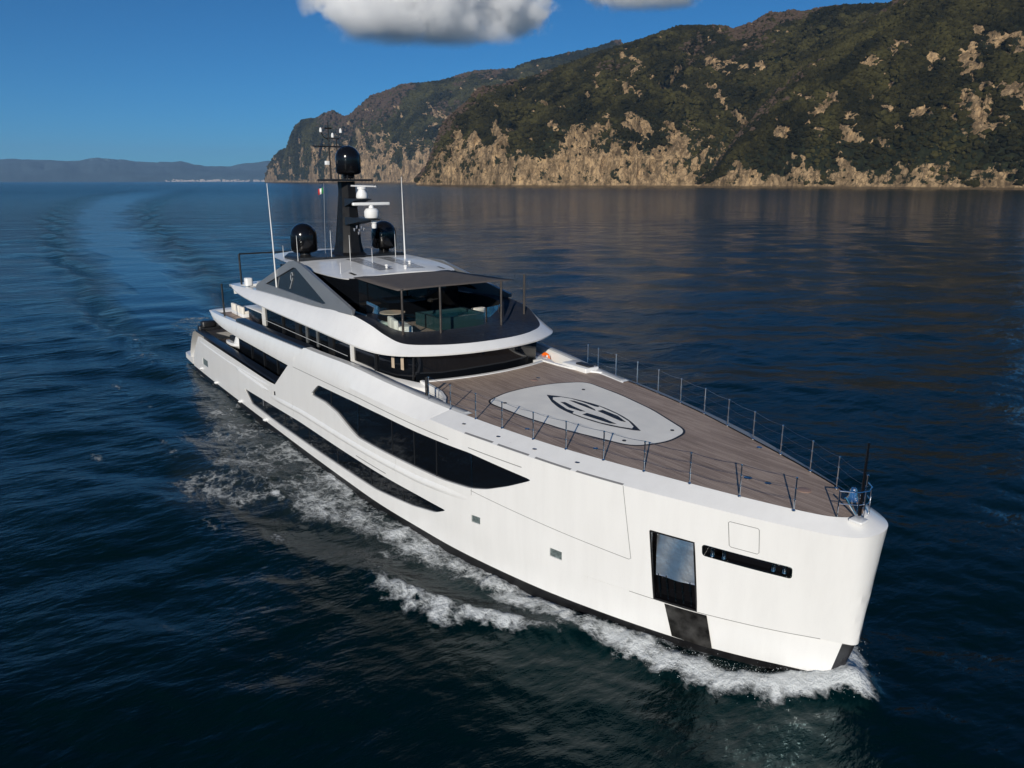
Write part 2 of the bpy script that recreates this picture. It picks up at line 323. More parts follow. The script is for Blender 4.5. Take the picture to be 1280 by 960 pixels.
def build_sea():
    azs = np.radians(np.concatenate([np.arange(-50, 50.01, .1)]))
    rs = [5.0]
    while rs[-1] < 90: rs.append(rs[-1] * 1.0052)
    while rs[-1] < 70000: rs.append(rs[-1] * 1.013)
    rs = np.array(rs); R, A = np.meshgrid(rs, azs, indexing='ij'); x, y = polar(A, R)
    foam, h, milk, slick, arm = sea_fields(x, y)
    cell = np.maximum(R * np.where(R < 90, .0052, .013), R * math.radians(.1))
    rg = np.random.default_rng(5); z = h.copy(); base = VAX
    N = 64; lam = np.exp(np.linspace(math.log(.55), math.log(17), N))
    gust = .75 + .5*fbm(x/38., y/38., 3, 77)
    for L in lam:
        th = base + rg.normal() * .62 + (math.pi if rg.random() < .3 else 0); k = 2*math.pi/L; ph = rg.random()*6.28
        amp = .0021 * L ** (.97)
        wgt = np.clip((L/cell - 2.5) / 3, 0, 1)
        a = np.sin(k*(x*math.cos(th) + y*math.sin(th)) + ph + 1.2*np.sin(.21*k*(y*math.cos(th) - x*math.sin(th)) + ph*3))
        z += amp * wgt * gust * (a + .25*(a*a - .5)*1.0) * (1 - .55*slick)
    z *= np.clip((4000 - R)/2000, 0, 1)
    V = np.stack([x, y, z], -1).reshape(-1, 3); F = grid_faces(len(rs), len(azs)); at = [foam, milk, slick, arm]
    at = [a.ravel() for a in at]
    # coarse remainder all the way round and under the camera
    azb = np.radians(np.arange(50, 310.1, 4)); rb = rs[::30]; Rb, Ab = np.meshgrid(rb, azb, indexing='ij'); xb, yb = polar(Ab, Rb)
    n = len(V); V2 = np.stack([xb, yb, 0*xb], -1).reshape(-1, 3); F2 = grid_faces(len(rb), len(azb), n)
    n3 = n + len(V2); azc = np.radians(np.arange(-180, 180.1, 4)); Rc, Ac = np.meshgrid(np.array([.01, 5.0]), azc, indexing='ij'); xc, yc = polar(Ac, Rc)
    V3 = np.stack([xc, yc, 0*xc - .03], -1).reshape(-1, 3); F3 = grid_faces(2, len(azc), n3)
    V = np.concatenate([V, V2, V3]); F = np.concatenate([F, F2, F3]); pad = np.zeros(len(V2) + len(V3))
    at = [np.concatenate([a, pad]) for a in at]
    F = F[:, ::-1]
    me = np_mesh('water', V, F, dict(foam=at[0], milk=at[1], slick=at[2], arm=at[3]))
    m = bpy.data.materials.new('sea_water'); m.use_nodes = True; n = m.node_tree.nodes; l = m.node_tree.links; b = n['Principled BSDF']
    geo = n.new('ShaderNodeNewGeometry'); P = geo.outputs['Position']
    def att(a): q = n.new('ShaderNodeAttribute'); q.attribute_name = a; return q.outputs['Fac']
    def mth(op, a, bb=None, c=None, clamp=False):
        q = n.new('ShaderNodeMath'); q.operation = op; q.use_clamp = clamp
        for i, v in enumerate((a, bb, c)):
            if v is None: continue
            if isinstance(v, (int, float)): q.inputs[i].default_value = v
            else: l.new(v, q.inputs[i])
        return q.outputs[0]
    def noise(scale, det=5, rough=.55, dist=0, stretch=None):
        q = n.new('ShaderNodeTexNoise'); q.inputs['Scale'].default_value = scale; q.inputs['Detail'].default_value = det; q.inputs['Roughness'].default_value = rough; q.inputs['Distortion'].default_value = dist
        mp = n.new('ShaderNodeMapping'); l.new(P, mp.inputs[0])
        if stretch: mp.inputs['Rotation'].default_value = (0, 0, stretch[0]); mp.inputs['Scale'].default_value = stretch[1]
        l.new(mp.outputs[0], q.inputs['Vector']); return q.outputs[0]
    def vor(scale, dist):
        nz = n.new('ShaderNodeTexNoise'); nz.inputs['Scale'].default_value = scale*.9; nz.inputs['Detail'].default_value = 4; l.new(P, nz.inputs['Vector'])
        vm = n.new('ShaderNodeVectorMath'); vm.operation = 'SCALE'; l.new(nz.outputs['Color'], vm.inputs[0]); vm.inputs['Scale'].default_value = dist
        mp0 = n.new('ShaderNodeMapping'); mp0.inputs['Scale'].default_value = (.55, 1.15, 1); l.new(P, mp0.inputs[0]); va = n.new('ShaderNodeVectorMath'); va.operation = 'ADD'; l.new(mp0.outputs[0], va.inputs[0]); l.new(vm.outputs[0], va.inputs[1])
        q = n.new('ShaderNodeTexVoronoi'); q.feature = 'DISTANCE_TO_EDGE'; q.inputs['Scale'].default_value = scale; l.new(va.outputs[0], q.inputs['Vector']); return q.outputs['Distance']
    fo = att('foam'); mk = att('milk'); sl = att('slick'); ar = att('arm')
    e1 = vor(1.0, 2.2); e2 = vor(3.4, .9); fn = noise(5.0, 6, .65); fl = noise(.8, 5, .6, .8)
    lace = mth('SUBTRACT', 1, mth('MULTIPLY', mth('MINIMUM', mth('MULTIPLY', e1, 1.5), mth('ADD', e2, .12)), 2.4), clamp=True)   # 1 on thin cell walls
    tex = mth('ADD', mth('ADD', mth('MULTIPLY', lace, .24), mth('MULTIPLY', fn, .52)), mth('MULTIPLY', fl, .42))
    tt = mth('ADD', tex, fo)
    mr = n.new('ShaderNodeMapRange'); mr.interpolation_type = 'SMOOTHSTEP'; l.new(tt, mr.inputs[0]); mr.inputs[1].default_value = 1.06; mr.inputs[2].default_value = 1.42; FO = mr.outputs[0]
    # body colour: deep blue black, a little greener and lighter where the wash has mixed air into it
    c1 = n.new('ShaderNodeMix'); c1.data_type = 'RGBA'; c1.inputs[6].default_value = (.0003, .0068, .0078, 1); c1.inputs[7].default_value = (.018, .026, .027, 1)
    l.new(mth('MULTIPLY', mk, mth('ADD', .2, mth('MULTIPLY', fl, 1.1)), clamp=True), c1.inputs[0])
    c2 = n.new('ShaderNodeMix'); c2.data_type = 'RGBA'; l.new(FO, c2.inputs[0]); l.new(c1.outputs[2], c2.inputs[6]); c2.inputs[7].default_value = (.66, .69, .70, 1)
    l.new(c2.outputs[2], b.inputs['Base Color'])
    dr = n.new('ShaderNodeVectorMath'); dr.operation = 'LENGTH'; l.new(P, dr.inputs[0]); dq = n.new('ShaderNodeMapRange'); l.new(dr.outputs['Value'], dq.inputs[0]); dq.inputs[1].default_value = 60; dq.inputs[2].default_value = 1100; dq.inputs[3].default_value = 0; dq.inputs[4].default_value = .13
    l.new(mth('ADD', mth('ADD', .06, mth('MULTIPLY', FO, .7)), dq.outputs[0]), b.inputs['Roughness']); b.inputs['IOR'].default_value = 1.333; b.inputs['Specular Tint'].default_value = (.22, .84, 1, 1)
    l.new(mth('SUBTRACT', .31, mth('MULTIPLY', FO, .25)), b.inputs['Specular IOR Level'])
    rot = -(VAX)
    w1 = noise(.55, 7, .6, .3, (-rot, (1.0, .42, 1))); w2 = noise(2.6, 5, .6, .2, (-rot + .3, (1.0, .5, 1))); w3 = noise(.045, 3, .5)
    wv = mth('ADD', w1, mth('MULTIPLY', w2, .28))
    dl = n.new('ShaderNodeVectorMath'); dl.operation = 'LENGTH'; l.new(P, dl.inputs[0]); dm = n.new('ShaderNodeMapRange'); dm.interpolation_type = 'SMOOTHSTEP'; l.new(dl.outputs['Value'], dm.inputs[0]); dm.inputs[1].default_value = 25; dm.inputs[2].default_value = 420; dm.inputs[3].default_value = .75; dm.inputs[4].default_value = 3.6
    amp = mth('MULTIPLY', mth('MULTIPLY', dm.outputs[0], mth('ADD', .55, mth('MULTIPLY', w3, .9))), mth('SUBTRACT', mth('ADD', 1, mth('MULTIPLY', ar, 1.1)), mth('MULTIPLY', sl, .8)))
    w4 = noise(.11, 6, .62, .2, (-rot, (1.0, .5, 1)))
    hgt = mth('ADD', mth('ADD', mth('MULTIPLY', mth('MULTIPLY', wv, amp), .17), mth('MULTIPLY', mth('MULTIPLY', w4, amp), .62)), mth('MULTIPLY', mth('MULTIPLY', FO, fn), .16))
    bp = n.new('ShaderNodeBump'); bp.inputs['Strength'].default_value = 1.0; bp.inputs['Distance'].default_value = 1.0; l.new(hgt, bp.inputs['Height']); l.new(bp.outputs[0], b.inputs['Normal'])
    me.materials.append(m); o = bpy.data.objects.new('water', me); COL.objects.link(o); tag(o, kind='structure'); return o
build_sea()

# ------------------------------------------------------------ coast
def elev_of(py, px):
    """tangent of the elevation angle of a photograph pixel"""
    a = float((px - 640)/938.4); v = float(-(py - 480)/938.4); d = fw + a*rt + v*up; return d.z / math.hypot(d.x, d.y)
def hill_material(name, rock_c, veg_c, brown_c, sc_):
    m = bpy.data.materials.new(name); m.use_nodes = True; n = m.node_tree.nodes; l = m.node_tree.links; b = n['Principled BSDF']; b.inputs['Roughness'].default_value = .95; b.inputs['Specular IOR Level'].default_value = .1
    geo = n.new('ShaderNodeNewGeometry')
    def noise(s, d=8, r=.6, st=None):
        q = n.new('ShaderNodeTexNoise'); q.inputs['Scale'].default_value = s; q.inputs['Detail'].default_value = d; q.inputs['Roughness'].default_value = r
        mp = n.new('ShaderNodeMapping'); l.new(geo.outputs['Position'], mp.inputs[0]); mp.inputs['Scale'].default_value = st or (1, 1, 1); l.new(mp.outputs[0], q.inputs['Vector']); return q.outputs[0]
    def ramp(i, pts):
        r = n.new('ShaderNodeValToRGB'); e = r.color_ramp.elements
        e[0].position, e[0].color = pts[0][0], (*pts[0][1], 1); e[1].position, e[1].color = pts[-1][0], (*pts[-1][1], 1)
        for p, c in pts[1:-1]: q = e.new(p); q.color = (*c, 1)
        l.new(i, r.inputs[0]); return r.outputs[0]
    def mix(f, a, bb):
        q = n.new('ShaderNodeMix'); q.data_type = 'RGBA'; l.new(f, q.inputs[0]); l.new(a, q.inputs[6]); l.new(bb, q.inputs[7]); return q.outputs[2]
    def mth(op, a, bb):
        q = n.new('ShaderNodeMath'); q.operation = op
        for i, v in enumerate((a, bb)):
            if isinstance(v, (int, float)): q.inputs[i].default_value = v
            else: l.new(v, q.inputs[i])
        return q.outputs[0]
    def att(a): q = n.new('ShaderNodeAttribute'); q.attribute_name = a; return q.outputs['Fac']
    k = lambda c, f: tuple(x*f for x in c)
    rk1 = ramp(noise(.05*sc_, 10, .74, (1, 1, .5)), [(.36, k(rock_c, .22)), (.475, k(rock_c, .62)), (.56, rock_c), (.68, (rock_c[0]*1.45, rock_c[1]*1.4, rock_c[2]*1.25))])
    v_ = n.new('ShaderNodeTexVoronoi'); v_.feature = 'DISTANCE_TO_EDGE'; v_.inputs['Scale'].default_value = .075*sc_; mpv = n.new('ShaderNodeMapping'); mpv.inputs['Scale'].default_value = (1, 1, .38)
    nzv = n.new('ShaderNodeTexNoise'); nzv.inputs['Scale'].default_value = .05*sc_; nzv.inputs['Detail'].default_value = 6; l.new(geo.outputs['Position'], nzv.inputs['Vector'])
    vsc = n.new('ShaderNodeVectorMath'); vsc.operation = 'SCALE'; vsc.inputs['Scale'].default_value = 34/sc_; l.new(nzv.outputs['Color'], vsc.inputs[0]); vad = n.new('ShaderNodeVectorMath'); vad.operation = 'ADD'; l.new(geo.outputs['Position'], vad.inputs[0]); l.new(vsc.outputs[0], vad.inputs[1])
    l.new(vad.outputs[0], mpv.inputs[0]); l.new(mpv.outputs[0], v_.inputs['Vector'])
    crk = n.new('ShaderNodeMapRange'); crk.inputs[1].default_value = .0; crk.inputs[2].default_value = .10; crk.inputs[3].default_value = .75; crk.inputs[4].default_value = 0; l.new(v_.outputs['Distance'], crk.inputs[0])
    dk_ = n.new('ShaderNodeRGB'); dk_.outputs[0].default_value = (*k(rock_c, .2), 1)
    rock = mix(crk.outputs[0], rk1, dk_.outputs[0])
    sz_ = n.new('ShaderNodeSeparateXYZ'); l.new(geo.outputs['Position'], sz_.inputs[0]); td = n.new('ShaderNodeMapRange'); td.inputs[1].default_value = 2.5/sc_; td.inputs[2].default_value = 5/sc_; td.inputs[3].default_value = .85; td.inputs[4].default_value = 0; l.new(sz_.outputs['Z'], td.inputs[0]); rock = mix(td.outputs[0], rock, dk_.outputs[0])
    veg = ramp(noise(.12*sc_, 7, .7), [(.3, k(veg_c, .35)), (.5, veg_c), (.7, (veg_c[0]*1.7, veg_c[1]*1.6, veg_c[2]*1.3))])
    brn = ramp(noise(.15*sc_, 6, .7), [(.3, k(brown_c, .6)), (.7, k(brown_c, 1.3))])
    v2 = mix(att('brown'), veg, brn)
    rk = mth('ADD', att('rock'), mth('MULTIPLY', mth('SUBTRACT', noise(.07*sc_, 9, .78), .5), 2.6))
    mr = n.new('ShaderNodeMapRange'); mr.inputs[1].default_value = .46; mr.inputs[2].default_value = .54; l.new(rk, mr.inputs[0])
    l.new(mix(mr.outputs[0], v2, rock), b.inputs['Base Color'])
    bp = n.new('ShaderNodeBump'); bp.inputs['Strength'].default_value = .9; bp.inputs['Distance'].default_value = 5/sc_; l.new(noise(.07*sc_, 8, .7), bp.inputs['Height']); l.new(bp.outputs[0], b.inputs['Normal'])
    return m
def foliage_mat(name, col):
    m = mat(name, col, .9, spec=.1); n = m.node_tree.nodes; l = m.node_tree.links; b = n['Principled BSDF']
    a = n.new('ShaderNodeAttribute'); a.attribute_name = 'tint'; r = n.new('ShaderNodeValToRGB'); e = r.color_ramp.elements
    e[0].color = (col[0]*.45, col[1]*.5, col[2]*.5, 1); e[1].color = (.075, .052, .038, 1); e[1].position = 1.0
    for p, f in ((.3, .9), (.52, 1.45), (.78, 2.2)):
        q = e.new(p); q.color = (col[0]*f*1.02, col[1]*f, col[2]*f*.85, 1)
    l.new(a.outputs['Fac'], r.inputs[0]); l.new(r.outputs[0], b.inputs['Base Color']); return m
PH = (1 + 5**.5) / 2
ICO = np.array([(-1,PH,0),(1,PH,0),(-1,-PH,0),(1,-PH,0),(0,-1,PH),(0,1,PH),(0,-1,-PH),(0,1,-PH),(PH,0,-1),(PH,0,1),(-PH,0,-1),(-PH,0,1)]) / math.sqrt(1 + PH*PH)
ICF = np.array([(0,11,5),(0,5,1),(0,1,7),(0,7,10),(0,10,11),(1,5,9),(5,11,4),(11,10,2),(10,7,6),(7,1,8),(3,9,4),(3,4,2),(3,2,6),(3,6,8),(3,8,9),(4,9,5),(2,4,11),(6,2,10),(8,6,7),(9,8,1)])
def woodland(name, pts, size, tint, material, label, category):
    n = len(pts); ang = RNG.random(n)*6.28; c, s = np.cos(ang), np.sin(ang)
    V = np.repeat(ICO[None], n, 0) * (1 + (RNG.random((n, 12, 1)) - .5) * .75)
    x = V[..., 0]*c[:, None] - V[..., 1]*s[:, None]; y = V[..., 0]*s[:, None] + V[..., 1]*c[:, None]
    V = np.stack([x, y, V[..., 2]*.8 + .35], -1) * size[:, None, None] + pts[:, None, :]
    F = ICF[None] + (np.arange(n)*12)[:, None, None]
    me = np_mesh(name, V.reshape(-1, 3), F.reshape(-1, 3), dict(tint=np.repeat(tint, 12)), smooth=False)
    me.materials.append(material); o = bpy.data.objects.new(name, me); COL.objects.link(o); return tag(o, label, category, kind='stuff')
def hill(name, px0, px1, shore, ridge, depth, cliff, step, rows, seed, spur, material, treesn, treesz, leaf, wl, sc_=1., rockbias=0., brown=.5):
    pxs = np.arange(px0, px1 + step*.5, step); az = np.arctan((pxs - 640)/FH)
    ys = np.interp(pxs, *zip(*shore)); yr = np.interp(pxs, *zip(*ridge))
    Ds = np.array([CAM.z / max(-elev_of(b, a), 1e-5) for a, b in zip(pxs, ys)])
    dp = np.interp(pxs, *zip(*depth)); Dr = Ds + dp
    Hr = np.array([CAM.z + d*elev_of(b, a) for a, b, d in zip(pxs, yr, Dr)])
    kern = np.ones(9)/9
    t = np.concatenate([np.linspace(0, .12, rows//4, endpoint=False), np.linspace(.12, 1, rows//2 + rows//4, endpoint=False), np.linspace(1, 2.2, rows//8)])
    def surf(A, T, D0, D1, H):
        R = D0 + (D1 - D0)*T
        x, y = polar(A, R); u = A*D0; s = seed
        # spurs and gullies run down to the sea
        wq = fbm(x/220*sc_, y/220*sc_, 3, s)*2.2
        sp = ridged(u/190*sc_ + wq, T*.8 + wq*.6, 4, s + 3, .55)
        fin = ridged(x/48*sc_ + wq, y/48*sc_, 4, s + 9, .55)
        R2 = R + (sp - .55)*spur*np.clip(T*6, .25, 1)*np.clip(1.6 - T, 0, 1)*-1.0
        x, y = polar(A, R2)
        cl = cliff * (.55 + .9*fbm(u/160*sc_, T*0, 3, s + 5)) * np.clip(H/cliff/2.2, 0, 1)
        Tm = np.clip(T, 0, 1)
        z = cl*smooth(0, .055, T) + (H - cl) * (Tm**.92) 
        z = np.where(T > 1, H*(1 - smooth(1, 2.2, T)*1.05) , z)
        env = np.clip(T*12, 0, 1) * np.clip((1 - T)*5, .0, 1)
        z = z + ((sp - .5)*.40*np.minimum(H, 260) + (fin - .5)*16/sc_) * env + (fbm(x/22*sc_, y/22*sc_, 3, s + 40) - .5) * 7/sc_ * np.clip(T*20, 0, 1) * np.where(T > 1, 0, 1)
        z = z - 3*(T <= 0)
        return x, y, z, sp, fin, cl
    A, T = np.meshgrid(az, t, indexing='xy'); D0 = np.broadcast_to(Ds, A.shape); D1 = np.broadcast_to(Dr, A.shape); H = np.broadcast_to(Hr, A.shape)
    def masks(A, T, D0, x, y, z, sp, fin, cl):
        u = A*D0
        n1 = fbm((u + z)/52*sc_, (u - z)/150*sc_, 5, seed + 50, .62); n2 = fbm(u/26*sc_ + 3, z/30*sc_, 4, seed + 60, .6)
        lim = cl*1.15 + 50/sc_*(fbm(u/210*sc_, T*1.5, 3, seed + 70) - .42)*2.6
        lo_ = np.interp(u/D0, np.arctan((np.array([500, 700, 850, 930, 1000, 1100, 1180, 1280]) - 640)/FH), [2.0, 1.75, 1.7, .6, .7, .6, .95, .8])
        lim = lim*lo_; rock = 1 - smooth(lim*.5, lim*1.45, z)
        n3 = fbm(u/11*sc_, z/30*sc_, 3, seed + 66)
        rock = rock * (1 - .75*smooth(.56, .42, sp)*smooth(2, 26/sc_, z)); rock = rock*(.50 + 1.0*(n2 - .38) + .5*(n3 - .4)) + smooth(.575, .70, n1*.5 + n2*.5 + rockbias*np.clip(1.2 - T*1.6, -.4, 1))*.8 
        rock = np.maximum(rock, (z < 9/sc_)*.85)
        br = smooth(.5, .62, fbm(x/330*sc_, y/330*sc_, 4, seed + 90)) * smooth(.35, .75, T) * brown*2
        return rock, np.clip(br, 0, 1)
    x, y, z, sp, fin, cl = surf(A, T, D0, D1, H); rock, br = masks(A, T, D0, x, y, z, sp, fin, cl)
    cr = (ridged(A*D0/30*sc_ + .3*fbm(x/40, y/40, 2, 4), z/44*sc_, 4, seed+99, .6) - .55) * np.clip(T*40, 0, 1) * (T < 1)
    cr2 = cr*np.clip(rock*1.4, 0, 1); x = x + cr2*26/sc_*math.cos(VAX)*-1; y = y + cr2*26/sc_*math.sin(VAX)*-1; z = z + cr2*6/sc_
    V = np.stack([x, y, z], -1).reshape(-1, 3); F = grid_faces(len(t), len(pxs))
    me = np_mesh(name, V, F, dict(rock=rock, brown=br), True); me.materials.append(material)
    o = bpy.data.objects.new(name, me); COL.objects.link(o); tag(o, kind='structure')
    if treesn:
        k = RNG.random(treesn*2); a = np.interp(RNG.random(treesn*2), [0, 1], [az[0], az[-1]]); T1 = RNG.random(treesn*2)**.8 * 1.03
        f = lambda q: np.interp(a, az, q)
        d0, d1, hh = f(Ds), f(Dr), f(Hr)
        x, y, z, sp, fin, cl = surf(a, T1, d0, d1, hh); rk, b = masks(a, T1, d0, x, y, z, sp, fin, cl)
        onrock = (rk + (RNG.random(len(a)) - .5)*.5 >= .36); keep = (~onrock | (RNG.random(len(a)) < .10)) & (z > 8)
        x, y, z, b = x[keep][:treesn], y[keep][:treesn], z[keep][:treesn], b[keep][:treesn]
        sz = treesz * (.5 + 1.0*RNG.random(len(x))**1.8) * np.where(onrock[keep][:treesn], .6, 1)
        cl_ = fbm(x/60*sc_, y/60*sc_, 3, seed + 7)
        tint = np.clip((cl_ - .5)*1.5 + .2 + .34*RNG.random(len(x))**1.5, 0, .78); tint = np.where(RNG.random(len(x)) < b*.8, 1.0, tint)
        woodland(wl[0], np.stack([x, y, z - .2*sz], -1), sz, tint, leaf, wl[1], 'trees')
    return o
LEAF1 = foliage_mat('macchia_leaves', (.0235, .0215, .0085)); LEAF2 = foliage_mat('far_macchia_leaves', (.0240, .0235, .011))
HM1 = hill_material('coast_rock_and_scrub', (.38, .265, .15), (.018, .021, .011), (.075, .055, .04), 1.)
HM2 = hill_material('headland_rock_and_scrub', (.38, .27, .165), (.021, .026, .016), (.07, .055, .042), .6)
hill('hills', 520, 1330, [(520,232.0),(640,233.3),(960,234),(1280,236.5),(1330,237)],
     [(520,226),(535,212),(545,186),(556,160),(575,140),(600,122),(640,106),(665,98),(700,84),(745,66),(760,63),(800,50),(840,36),(880,34),(905,37),(925,30),(945,18),(985,20),(1010,13),(1050,12),(1085,10),(1110,-4),(1160,-40),(1330,-130)],
     [(520,120),(560,350),(640,650),(800,850),(1000,900),(1330,900)], 62, .8, 420, 3, 140, HM1, 62000, 6.2, LEAF1,
     ('hillside_scrub', 'dark green scrub and trees covering the steep hillside above the right hand cliffs'), 1., .06)
hill('hills', 870, 1335, [(870,234.4),(960,234.9),(1280,237.3),(1335,237.8)],
     [(870,233),(885,222),(905,196),(930,160),(950,132),(975,98),(1000,72),(1030,50),(1060,30),(1085,14),(1104,0),(1130,-18),(1160,-40),(1335,-130)],
     [(870,60),(950,300),(1050,560),(1335,760)], 50, .8, 400, 17, 90, HM1, 46000, 5.2, LEAF1,
     ('near_hillside_scrub', 'olive green scrub and trees on the nearest slope, filling the top right corner'), 1.05, .06, .25)
hill('headland', 331, 800, [(331,228.2),(400,228.8),(520,229.3),(800,229.6)],
     [(331,225),(337,208),(345,197),(352,190),(362,186),(368,170),(374,158),(385,150),(400,149),(412,142),(422,140),(434,147),(442,145),(455,133),(470,121),(485,116),(495,112),(505,107),(520,106),(535,105),(560,101),(590,91),(610,89),(640,88),(660,78),(700,69),(745,60),(760,53),(768,52),(778,62),(800,75)],
     [(331,120),(380,500),(500,900),(800,1500)], 120, .7, 300, 41, 150, HM2, 30000, 11, LEAF2,
     ('headland_scrub', 'dark scrub on the slopes of the rocky headland behind the mast'), .6, .1)
def far_range():
    pxs = np.arange(-60, 760, 2.); az = np.arctan((pxs - 640)/FH)
    rd = [(-60,196),(0,198),(20,197.5),(60,199),(95,200),(115,198),(140,197.5),(165,200),(200,203),(228,201.5),(245,205),(270,208),(290,207),(310,203),(340,200),(420,190),(760,180)]
    yr = np.interp(pxs, *zip(*rd)) + (fbm(pxs/16, pxs*0, 4, 5) - .5)*2.2
    rows = []; D = 23000.
    for t in np.linspace(0, 1.6, 26):
        R = D + 4500*t; Hh = np.array([CAM.z + (D+4500)*elev_of(b, a) for a, b in zip(pxs, yr)])
        x, y = polar(az, R + (ridged(pxs/40, pxs*0+t*2, 3, 9)-.5)*1500*min(t, 1)); z = Hh*(min(t, 1)**.8 if t <= 1 else 1 - (t-1)*1.5) + (ridged(x/2500, y/2500, 4, 8) - .5)*180*(1 if 0 < t < .9 else 0)
        rows.append(np.stack([x, y, z if t > 0 else z*0 - 2], -1))
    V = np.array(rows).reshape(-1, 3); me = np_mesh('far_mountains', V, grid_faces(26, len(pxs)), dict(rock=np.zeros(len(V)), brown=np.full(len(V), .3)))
    me.materials.append(mat('far_mountain_haze_blue', (.05, .08, .095), .95, spec=.1, noise=(.0015, .3))); o = bpy.data.objects.new('far_mountains', me); COL.objects.link(o); tag(o, kind='structure')  # bluish base colour paints part of the distance haze onto the scrub
    # pale town along the foot of the range
    mb = MB(); 
    for i in range(230):
        px = 205 + 130*random.random()**.7; a = az_of(px); D2 = 22500 + random.random()*1200; x, y = polar(a, D2); w_ = 12 + 26*random.random(); h = 8 + random.random()*40; z = max(0, (D2 - 22900)*.09)
        mb.box((x-w_, y-w_, z-10), (x+w_, y+w_, z + h))
    tag(mb.build('town', mat('pale_town_walls', (.5, .45, .42), .9), None, None), 'pale far off town along the shore below the hazy mountains', 'town', kind='stuff')
far_range()
# ------------------------------------------------------------ clouds and haze
def cloud(name, px, py, D, wpx, hpx, label, seed, dens=.012, puffs=()):
    """ellipsoid of thin air holding drops only where the noise field is dense: soft, ragged edges"""
    import bmesh
    a0 = az_of(px); s = D / FH; x0, y0 = polar(a0, D); z0 = CAM.z + D*elev_of(py, px)
    bm = bmesh.new(); bmesh.ops.create_icosphere(bm, subdivisions=4, radius=1); me = bpy.data.meshes.new(name); bm.to_mesh(me); bm.free()
    o = bpy.data.objects.new(name, me); COL.objects.link(o); o.location = (x0, y0, z0); o.rotation_euler.z = VAX - a0 + math.pi/2
    o.scale = (wpx*s*.5, wpx*s*.28, hpx*s*.5)
    m = bpy.data.materials.new(name + '_vapour'); m.use_nodes = True; n = m.node_tree.nodes; l = m.node_tree.links; n.remove(n['Principled BSDF'])
    v = n.new('ShaderNodeVolumePrincipled'); v.inputs['Color'].default_value = (1, 1, 1, 1); v.inputs['Anisotropy'].default_value = 0
    def mth(op, a, bb=None, clamp=False):
        q = n.new('ShaderNodeMath'); q.operation = op; q.use_clamp = clamp
        for i, u in enumerate((a, bb)):
            if u is None: continue
            if isinstance(u, (int, float)): q.inputs[i].default_value = u
            else: l.new(u, q.inputs[i])
        return q.outputs[0]
    tc = n.new('ShaderNodeTexCoord'); sp = n.new('ShaderNodeSeparateXYZ'); l.new(tc.outputs['Object'], sp.inputs[0])
    ln = n.new('ShaderNodeVectorMath'); ln.operation = 'LENGTH'; l.new(tc.outputs['Object'], ln.inputs[0])
    mp = n.new('ShaderNodeMapping'); mp.inputs['Scale'].default_value = (wpx/hpx, wpx/hpx*.56, 1); mp.inputs['Location'].default_value = (seed*3.1, seed, 0); l.new(tc.outputs['Object'], mp.inputs[0])
    n1 = n.new('ShaderNodeTexNoise'); n1.inputs['Scale'].default_value = 1.45; n1.inputs['Detail'].default_value = 8; n1.inputs['Roughness'].default_value = .6; l.new(mp.outputs[0], n1.inputs['Vector'])
    base = mth('SUBTRACT', 1, mth('POWER', ln.outputs['Value'], 2.2))
    flat = mth('MULTIPLY', mth('ADD', sp.outputs['Z'], .62), 2.2, True)          # flat underside
    f = mth('ADD', mth('MULTIPLY', base, .55), mth('MULTIPLY', mth('SUBTRACT', n1.outputs[0], .5), 3.0))
    mr = n.new('ShaderNodeMapRange'); mr.interpolation_type = 'SMOOTHSTEP'; mr.inputs[1].default_value = .10; mr.inputs[2].default_value = .34; mr.inputs[3].default_value = 0; mr.inputs[4].default_value = dens; l.new(f, mr.inputs[0])
    edge = mth('MULTIPLY', mth('SUBTRACT', 1, ln.outputs['Value']), 6, True)
    l.new(mth('MULTIPLY', mth('MULTIPLY', mr.outputs[0], flat), edge), v.inputs['Density']); l.new(v.outputs[0], n['Material Output'].inputs['Volume']); me.materials.append(m)
    return tag(o, label, 'cloud')
cloud('cloud', 548, 4, 9000, 320, 140, 'large white cumulus cloud at the top, left of the small dark one', 3)
cloud('cloud', 800, -22, 9600, 170, 95, 'small grey cloud cut by the top edge, above the hill crest', 8)
def haze():
    mb = MB(); mb.box((-32000, -26000, -4.5), (3000, 33000, 1180))
    m = bpy.data.materials.new('haze_air'); m.use_nodes = True; n = m.node_tree.nodes; l = m.node_tree.links; n.remove(n['Principled BSDF'])
    v = n.new('ShaderNodeVolumePrincipled'); v.inputs['Color'].default_value = (.42, .68, 1, 1); v.inputs['Density'].default_value = 2.8e-5; v.inputs['Anisotropy'].default_value = .1
    l.new(v.outputs[0], n['Material Output'].inputs['Volume']); o = mb.build('haze', m, None, None); return tag(o, kind='stuff', label='thin blue sea haze fading the far shore', cat='haze')
HAZE = haze()

